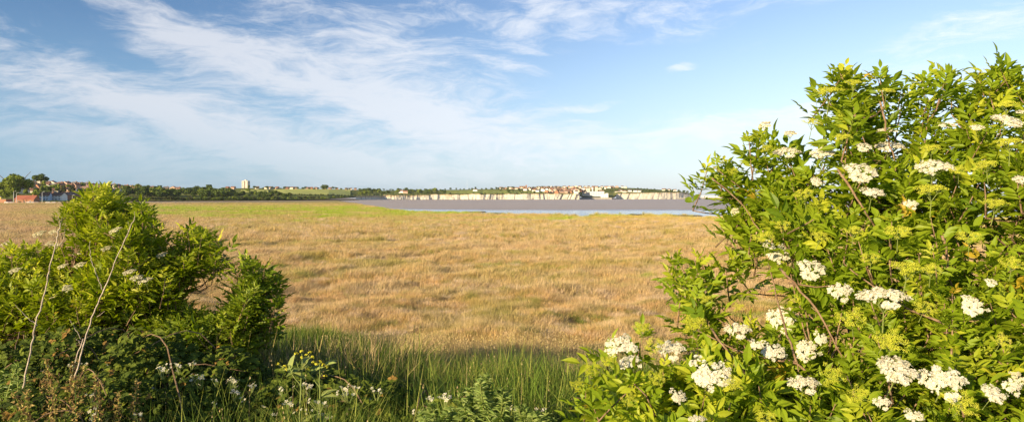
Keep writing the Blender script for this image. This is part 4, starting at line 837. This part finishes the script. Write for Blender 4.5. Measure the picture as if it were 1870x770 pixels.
# left elder: the tall one and the lower one to its right
lp = [(-180, 485), (0, 485), (60, 475), (130, 480), (175, 462), (155, 425), (150, 392), (165, 378), (190, 372), (215, 388), (245, 402), (262, 420), (280, 455), (320, 462), (352, 450), (372, 456), (375, 475), (350, 505), (335, 545), (300, 560), (240, 590), (200, 610), (0, 620), (-180, 620)]
BL = Bush(lp, 6.2, 1.0, 110)
Lz = [(125, 168), (175, 160), (248, 230), (200, 272), (255, 268), (368, 157), (413, 290), (437, 308), (463, 317), (215, 342), (88, 233), (22, 200), (185, 203), (265, 190), (160, 200), (517, 236), (48, 285), (340, 215)]
lh = [(x/1.75, 330+y/1.75, random.uniform(20, 30), random.uniform(9, 13)) for x, y in Lz]
xl = [at(px+U(-10, 10), py+U(0, 12), 6.2+U(-.3, .3)) for px, py, n in [(140, 366, 4), (165, 355, 5), (185, 348, 5), (205, 360, 5), (235, 378, 5), (262, 380, 4), (130, 378, 3), (375, 425, 6), (392, 440, 6), (395, 470, 4), (350, 420, 4), (60, 450, 5), (20, 455, 5), (100, 458, 5), (288, 405, 4), (-20, 465, 3)] for _ in range(n)]
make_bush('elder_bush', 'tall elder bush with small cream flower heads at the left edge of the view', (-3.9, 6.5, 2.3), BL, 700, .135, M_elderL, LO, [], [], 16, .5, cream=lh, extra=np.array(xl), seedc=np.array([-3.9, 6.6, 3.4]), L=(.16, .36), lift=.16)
lp2 = [(250, 600), (262, 580), (310, 572), (370, 572), (420, 565), (440, 525), (452, 508), (472, 514), (482, 535), (478, 570), (468, 605), (440, 640), (410, 670), (340, 665), (270, 655)]
BL2 = Bush(lp2, 5.9, .6, 70)
xl2 = [at(px+U(-8, 8), py+U(0, 12), 5.9+U(-.2, .2)) for px, py, n in [(432, 486, 3), (455, 474, 4), (480, 484, 4), (502, 502, 4), (502, 545, 3), (498, 585, 3), (240, 560, 4), (270, 545, 4)] for _ in range(n)]
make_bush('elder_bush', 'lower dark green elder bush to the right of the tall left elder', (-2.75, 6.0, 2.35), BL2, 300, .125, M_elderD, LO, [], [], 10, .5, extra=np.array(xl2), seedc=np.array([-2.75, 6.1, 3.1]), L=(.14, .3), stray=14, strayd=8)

# ------------------------------------------------------------------ brambles in front
def broad(seed, n=3):
    r = np.random.default_rng(seed); VV, FF, k = [], [], 0
    for an in (0, 75, -75):
        L = .55*r.uniform(.85, 1.1); ts = np.linspace(0, 1, 5); w_ = np.array([.0, .30, .34, .2, 0])
        mid = [(t*L, 0, -.12*t*t) for t in ts]; lf = [(t*L, q*L*1.05, .06-.12*t*t) for t, q in zip(ts[1:-1], w_[1:-1])]; rt = [(t*L, -q*L*1.05, .06-.12*t*t) for t, q in zip(ts[1:-1], w_[1:-1])]
        V = np.array(mid+lf+rt); c, s = math.cos(R(an)), math.sin(R(an)); V = V @ np.array([[c, -s, 0], [s, c, 0], [0, 0, 1]]).T+np.array([.3, 0, 0])
        F = []
        for o in (5, 8): F += [(0, 1, o), (1, 2, o+1), (1, o+1, o), (2, 3, o+2), (2, o+2, o+1), (3, 4, o+2)]
        VV.append(V); FF.append(np.array(F)+k); k += len(V)
    return np.concatenate(VV), np.concatenate(FF)
BT = [broad(i) for i in range(4)]
def blossom(seed):
    r = np.random.default_rng(seed); a = Acc(); n = r.integers(4, 8)
    for i in range(n):
        c = r.normal(0, 1, 3)*(.032, .025, .018); nrm = unit(np.array([r.normal(0, .4), -.5+r.normal(0, .4), .8])); fr = frames(np.cross(nrm, r.normal(0, 1, 3))[None], nrm[None])[0]; s = r.uniform(.009, .014)
        for j in range(5):
            an = j*1.2566; V = np.array([(0, 0, 0), (.8*math.cos(an-.4), .8*math.sin(an-.4), .15), (1.15*math.cos(an), 1.15*math.sin(an), .2), (.8*math.cos(an+.4), .8*math.sin(an+.4), .15)])*s
            a.add(V @ fr.T+c, [(0, 1, 2), (0, 2, 3)], 0, r.random())
        a.tube([c*.2-np.array([0, 0, .07]), c], .0015, .0012, 3, 1)
        a.place(np.array([(1, 0, 0), (0, 1, 0), (-1, 0, 0), (0, -1, 0), (0, 0, 1.)]), np.array([(0, 1, 4), (1, 2, 4), (2, 3, 4), (3, 0, 4)]), [c+nrm*.002], fr[None], [.003], 2)
    o = a.build('blossom', [M_petal, M_stalk, M_yel]); COL.objects.unlink(o); return o.data
BB = [blossom(i) for i in range(5)]
def bramble(px0, px1, d, top, label, n, flowers, depth=.8, dry=0):
    """mound of arching canes; top = list of (px, py) of its upper outline"""
    cx = (px0+px1)/2; base = np.array([(cx-HX)/FPX*d, d, float(ground_z((cx-HX)/FPX*d, d))]); t = empty('bramble_bush', base); tag(t, label, 'bramble', 'brambles along the foot of the view')
    px = rg.uniform(px0, px1, n); tp = np.interp(px, *zip(*top)); z0 = zat(tp, d); dd_ = d+rg.uniform(-depth, depth, n); cr = 1-((dd_-d)/depth)**2*.55
    x = (px-HX)/FPX*d; g = ground_z(x, dd_); edge = np.clip(np.minimum(px-px0, px1-px)/(px1-px0)*5, .25, 1)**.5
    z = g+(z0-g)*cr*edge*(1-.55*rg.random(n)**1.7)*(.9+.2*vnoise(x/.25, dd_/.25, 4))
    T = np.stack([x, dd_, z], 1); nrm = unit(np.stack([rg.normal(0, .45, n), -.55+rg.normal(0, .45, n), np.full(n, .9)], 1)); X = unit(np.cross(nrm, rg.normal(0, 1, (n, 3))))
    Rm = frames(X, nrm); a = Acc(); k = rg.integers(0, 4, n); s = rg.uniform(.045, .10, n)
    for i, (V, F) in enumerate(BT): a.place(V, F, T[k == i], Rm[k == i], s[k == i])
    a.build('foliage', M_bram, t, local=base)
    a = Acc()
    for i in range(26):
        p0 = T[rg.integers(0, n)]*(1, 1, 0)+(0, 0, 0); p0[2] = float(ground_z(p0[0], p0[1])); p1 = T[rg.integers(0, n)]; mid = (p0+p1)/2; mid[2] = max(p0[2], p1[2])+rg.uniform(-.05, .22)
        branch(a, [p0, mid, p1], .005, .0025, 5, .01)
    a.build('canes', M_bark, t, local=base)
    for (fx, fy) in flowers:
        o = bpy.data.objects.new('blossom', random.choice(BB)); COL.objects.link(o); o.parent = t
        yy = d-depth*.5*rg.random()-.15; P = at(fx, fy, yy); o.location = Vector(P-base); o.rotation_euler = (0, 0, rg.normal(0, .5)); sc = rg.uniform(.55, 1.05); o.scale = (sc,)*3
    return t
def rf(n, x0, x1, y0, y1): return [(rg.uniform(x0, x1), rg.uniform(y0, y1)) for _ in range(n)]
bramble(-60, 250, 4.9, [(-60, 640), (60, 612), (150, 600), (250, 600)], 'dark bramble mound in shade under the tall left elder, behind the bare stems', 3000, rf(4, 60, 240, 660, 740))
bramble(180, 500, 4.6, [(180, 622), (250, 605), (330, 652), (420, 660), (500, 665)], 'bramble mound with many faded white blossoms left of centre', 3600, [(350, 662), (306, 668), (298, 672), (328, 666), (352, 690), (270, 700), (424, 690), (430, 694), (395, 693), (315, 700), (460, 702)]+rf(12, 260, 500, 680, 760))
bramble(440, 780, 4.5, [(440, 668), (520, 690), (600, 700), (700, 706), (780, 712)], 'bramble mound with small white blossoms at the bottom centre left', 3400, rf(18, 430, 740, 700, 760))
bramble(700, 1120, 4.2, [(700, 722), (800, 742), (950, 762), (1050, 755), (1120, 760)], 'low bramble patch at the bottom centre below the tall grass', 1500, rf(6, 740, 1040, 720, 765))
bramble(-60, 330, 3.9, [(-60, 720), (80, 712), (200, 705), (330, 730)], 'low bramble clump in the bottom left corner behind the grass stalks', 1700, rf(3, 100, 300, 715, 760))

# ------------------------------------------------------------------ bare stems, stalks and weeds
def bare(label, d, lines):
    b_ = at(*lines[0][0][0], d); t = empty('bare_sapling', b_); tag(t, label, 'bare sapling'); a = Acc()
    for i, (pts, r0, r1) in enumerate(lines):
        Q = np.array([at(px, py, d-.02*k) for k, (px, py) in enumerate(pts)]); branch(a, Q, r0*.42, r1*.42, 6, .006)
    o = a.build('stem', M_dead, t, smooth=True, local=b_); return t
bare('pale bare forked sapling standing in front of the tall left elder, nearest the left edge', 4.0, [([(34, 745), (44, 700), (58, 625), (68, 580), (86, 520), (92, 480), (104, 440), (110, 410)], .0115, .006), ([(68, 594), (48, 578), (28, 556)], .005, .002), ([(110, 412), (108, 398), (103, 385)], .005, .0015), ([(110, 412), (114, 395)], .004, .0015), ([(90, 545), (103, 538)], .0035, .0015), ([(105, 452), (118, 434), (118, 415)], .004, .0012)])
bare('taller leaning bare sapling with several forks, right of the first one', 4.1, [([(100, 770), (118, 735), (140, 680), (152, 632), (168, 580), (186, 535), (210, 480), (232, 430), (246, 396)], .013, .005), ([(152, 632), (146, 625), (140, 618)], .006, .004), ([(128, 700), (138, 655), (152, 618)], .010, .006), ([(149, 620), (136, 598), (126, 582)], .0055, .002), ([(188, 530), (178, 505), (168, 480), (163, 455), (165, 440)], .006, .0025), ([(229, 440), (236, 420), (234, 404)], .004, .0015), ([(177, 578), (192, 567)], .0035, .0015), ([(246, 398), (247, 386)], .004, .0012)])
# rusty seed stalks
def stalk_mesh(seed):
    r = np.random.default_rng(seed); a = Acc(); H = 1.0; P = [(0, 0, 0), (r.normal()*.02, 0, .5), (r.normal()*.06+.03, r.normal()*.03, H)]; a.tube(P, .006, .002, 4, 1)
    P = np.array(P); n = 240; t_ = r.uniform(.52, 1, n); c = np.stack([np.interp(t_, [0, .5, 1], P[:, i]) for i in range(3)], 1)+r.normal(0, 1, (n, 3))*(.016, .016, .012)*(1.25-t_[:, None])*2
    v = unit(r.normal(0, 1, (n, 3))+(0, 0, .8)); a.place(np.array([(-.4, 0, 0), (.4, 0, 0), (0, 0, 1.5)]), np.array([(0, 1, 2)]), c, frames(np.cross(v, r.normal(0, 1, (n, 3))), v)[:, :, [0, 1, 2]], np.full(n, .013)*r.uniform(.6, 1.3, n), 0, r.random(n))
    for k in range(4):
        z = .12+.1*k; s = 1 if k % 2 else -1; q = np.array([0, 0, z]); e = q+np.array([s*.10, r.normal()*.05, .09]); a.add([q, (q+e)/2+(0, .012, .02), e, (q+e)/2+(0, -.012, .02)], [(0, 1, 2), (0, 2, 3)], 1)
    o = a.build('seed_stalk', [M_red, M_lush]); COL.objects.unlink(o); return o.data
SM = [stalk_mesh(i) for i in range(4)]
for i, (px, py) in enumerate(sorted([(82, 690), (94, 655), (108, 680), (122, 665), (134, 690), (150, 665), (160, 700), (172, 690), (226, 695), (18, 700), (30, 716), (210, 722), (64, 715), (6, 735), (192, 735)])):
    d = 3.7+U(-.25, .25); top = at(px, py, d); x = top[0]; g = 3.1; o = bpy.data.objects.new('seed_stalk', SM[i % 4]); COL.objects.link(o); h = top[2]-g
    o.location = (x, d, g); o.scale = (1, 1, h); o.rotation_euler = (U(-.05, .05), U(-.08, .08), U(0, 6.28)); tag(o, '%s rusty brown seed stalk from the left in the bottom left corner' % ORD[i], 'seed stalk', 'rusty seed stalks in the bottom left corner')
# yellow flowered weed
def mustard(label, d, lines, tips):
    b_ = at(*lines[0][0], d); b_[2] -= .1; t = empty('yellow_wildflower', b_); tag(t, label, 'wildflower', 'yellow flowered weeds in the foreground'); a = Acc()
    for k, pts in enumerate(lines): branch(a, [at(px, py, d-.01*j) for j, (px, py) in enumerate(pts)], .0055 if k == 0 else .0035, .0022, 5, .004)
    V, F = leaflet(3)
    for k in range(10):
        l0 = lines[k % len(lines)]; q = at(*l0[min(k % 2, len(l0)-2)], d); x = unit(rg.normal(0, 1, 3)*(1, 1, .4)+(0, 0, .35)); a.place(V, F, [q], frames(x[None], np.array([[0, -.4, 1.]])), [.11])
    a.build('stem', M_stalk, t, local=b_)
    for (px, py) in tips:
        a = Acc(); c = at(px, py, d-.03); n = 14; v = unit(rg.normal(0, 1, (n, 3))+(0, -.4, .6)); T = c+v*.011*(1, 1, .7)
        a.place(np.array([(1, 0, .2), (0, 1, .2), (-1, 0, .2), (0, -1, .2), (0, 0, 0)])*.7, np.array([(0, 1, 4), (1, 2, 4), (2, 3, 4), (3, 0, 4)]), T, frames(np.cross(v, rg.normal(0, 1, (n, 3))), v), np.full(n, .006)); a.build('blossom', M_yel, t, local=b_)
mustard('left one of the two branched yellow flowered stems in the foreground', 4.0, [[(548, 775), (548, 710), (552, 670), (551, 645)], [(550, 705), (530, 678), (508, 665)], [(552, 672), (562, 655), (570, 650)], [(550, 680), (541, 660)]], [(551, 641), (541, 645), (560, 648), (571, 651), (508, 664), (520, 668), (524, 674), (552, 652), (566, 643)])
mustard('right one of the two branched yellow flowered stems in the foreground', 4.05, [[(585, 775), (584, 720), (583, 690), (584, 662)], [(584, 708), (568, 685), (560, 672)], [(584, 725), (600, 712), (614, 710)], [(583, 690), (592, 672), (597, 668)]], [(584, 660), (572, 661), (590, 665), (597, 669), (594, 686), (561, 674), (578, 664)])
# narrow-leaved thistle plants at the bottom centre
def thistle(px, py, d, wpx, label):
    b_ = at(px, 790, d); b_[2] -= .15; t = empty('thistle', b_); tag(t, label, 'thistle', 'thistles at the bottom centre'); a, s_ = Acc(), Acc(); V, F = leaflet(4, .5, .3); V = V*np.array([1, .5, 1])
    for k in range(max(4, int(wpx/7))):
        x = px+rg.uniform(-.5, .5)*wpx; y = py+abs(x-px)*.55+rg.uniform(0, 26); tip = at(x, y, d+rg.uniform(-.2, .2)); st_ = b_+np.array([rg.normal(0, .05), rg.normal(0, .05), 0]); Q = branch(s_, [st_, (st_+tip)/2+(rg.normal(0, .02), 0, .02), tip], .006, .003, 5, .004)
        n = 130; tt = rg.random(n)**.55; T = np.stack([np.interp(tt, np.linspace(0, 1, len(Q)), Q[:, i]) for i in range(3)], 1); X = unit(rg.normal(0, 1, (n, 3))*(1, 1, .3)+np.array([0, 0, .55])+np.array([0, 0, .9])*tt[:, None]**5)
        a.place(V, F, T, frames(X, np.tile([0, 0, 1.], (n, 1))+rg.normal(0, .3, (n, 3))), rg.uniform(.032, .062, n)*(1.1-.45*tt**2))
    a.build('leaves', M_this, t, local=b_); s_.build('stem', M_stalk, t, local=b_)
thistle(890, 684, 3.35, 120, 'tallest pale green thistle clump at the bottom centre')
thistle(800, 732, 3.4, 75, 'low thistle clump left of the tallest one at the bottom')
thistle(965, 735, 3.3, 100, 'low spreading thistle clump right of the tallest one')
thistle(25, 660, 4.2, 60, 'feathery bright green weed near the left edge behind the seed stalks')
# grasses around the very foreground
FG = [blade_patch('verge_clump', M_lush, 60, .16, .25, .75, .003, .5, 100+i) for i in range(3)]+[blade_patch('verge_clump', M_dry, 10, .25, .35, .7, .0018, .45, 110, (.15, .05), True)]
x, d, px = sample_px(1500, -60, 1180, 3.3, 8.5, 1.2); ok = (px > 620) | (rg.random(len(px)) < .5) | (d < 4.2); x, d, px = x[ok], d[ok], px[ok]; z = ground_z(x, d)
scatter('verge_grass', FG, np.stack([x, d, z], 1), rg.uniform(0, 6.28, len(x)), rg.uniform(.7, 1.2, len(x)), rg.choice(4, len(x), p=[.31, .31, .30, .08]), 'mixed green and dry grass growing through the brambles')

# ------------------------------------------------------------------ unseen shrubs added on the bank to throw shade over the brambles and its foot
def add_shade_shrub(x, y, h, w_, label, seed):
    z0 = float(ground_z(x, y)); t = blob_tree(seed, h, w_, 0, 1500, .12, .17, 'shade_shrub'); t.location = (x, y, z0-.1); tag(t, label, 'shrub', 'unseen shrubs added along the bank for shade')
for i, (x, y, h, w_) in enumerate([(-16.4, 6.5, 1.8, 2.4), (-14.3, 6.2, 2.6, 2.6), (-13.6, .3, 2.2, 2.4), (-12.2, 6.6, 2.4, 2.8), (-11.7, -.2, 2.2, 2.2), (-10.2, 6.4, 2.6, 2.4), (-9.4, .1, 1.4, 2.4), (-7.1, 2.6, 1.2, 2.0), (-5.4, -.2, 1.4, 1.7)]):
    add_shade_shrub(x, y, h, w_, '%s rounded green shrub from the left, unseen and added on the bank for shade' % ORD[i], 200+i)
# ------------------------------------------------------------------ air
m, b = mat('air'); pv = b.n('ShaderNodeVolumePrincipled', {'Color': (.90, .93, 1.0, 1), 'Density': .00003, 'Anisotropy': .2})
o_ = b.n('ShaderNodeOutputMaterial'); m.node_tree.links.new(pv.outputs[0], o_.inputs['Volume'])
a = Acc(); a.box((0, 0, 37.5), (28000, 28000, 84.0)); hz_ = a.build('haze', m); tag(hz_, 'thin pale air over the marsh and bay', 'haze', kind='stuff')
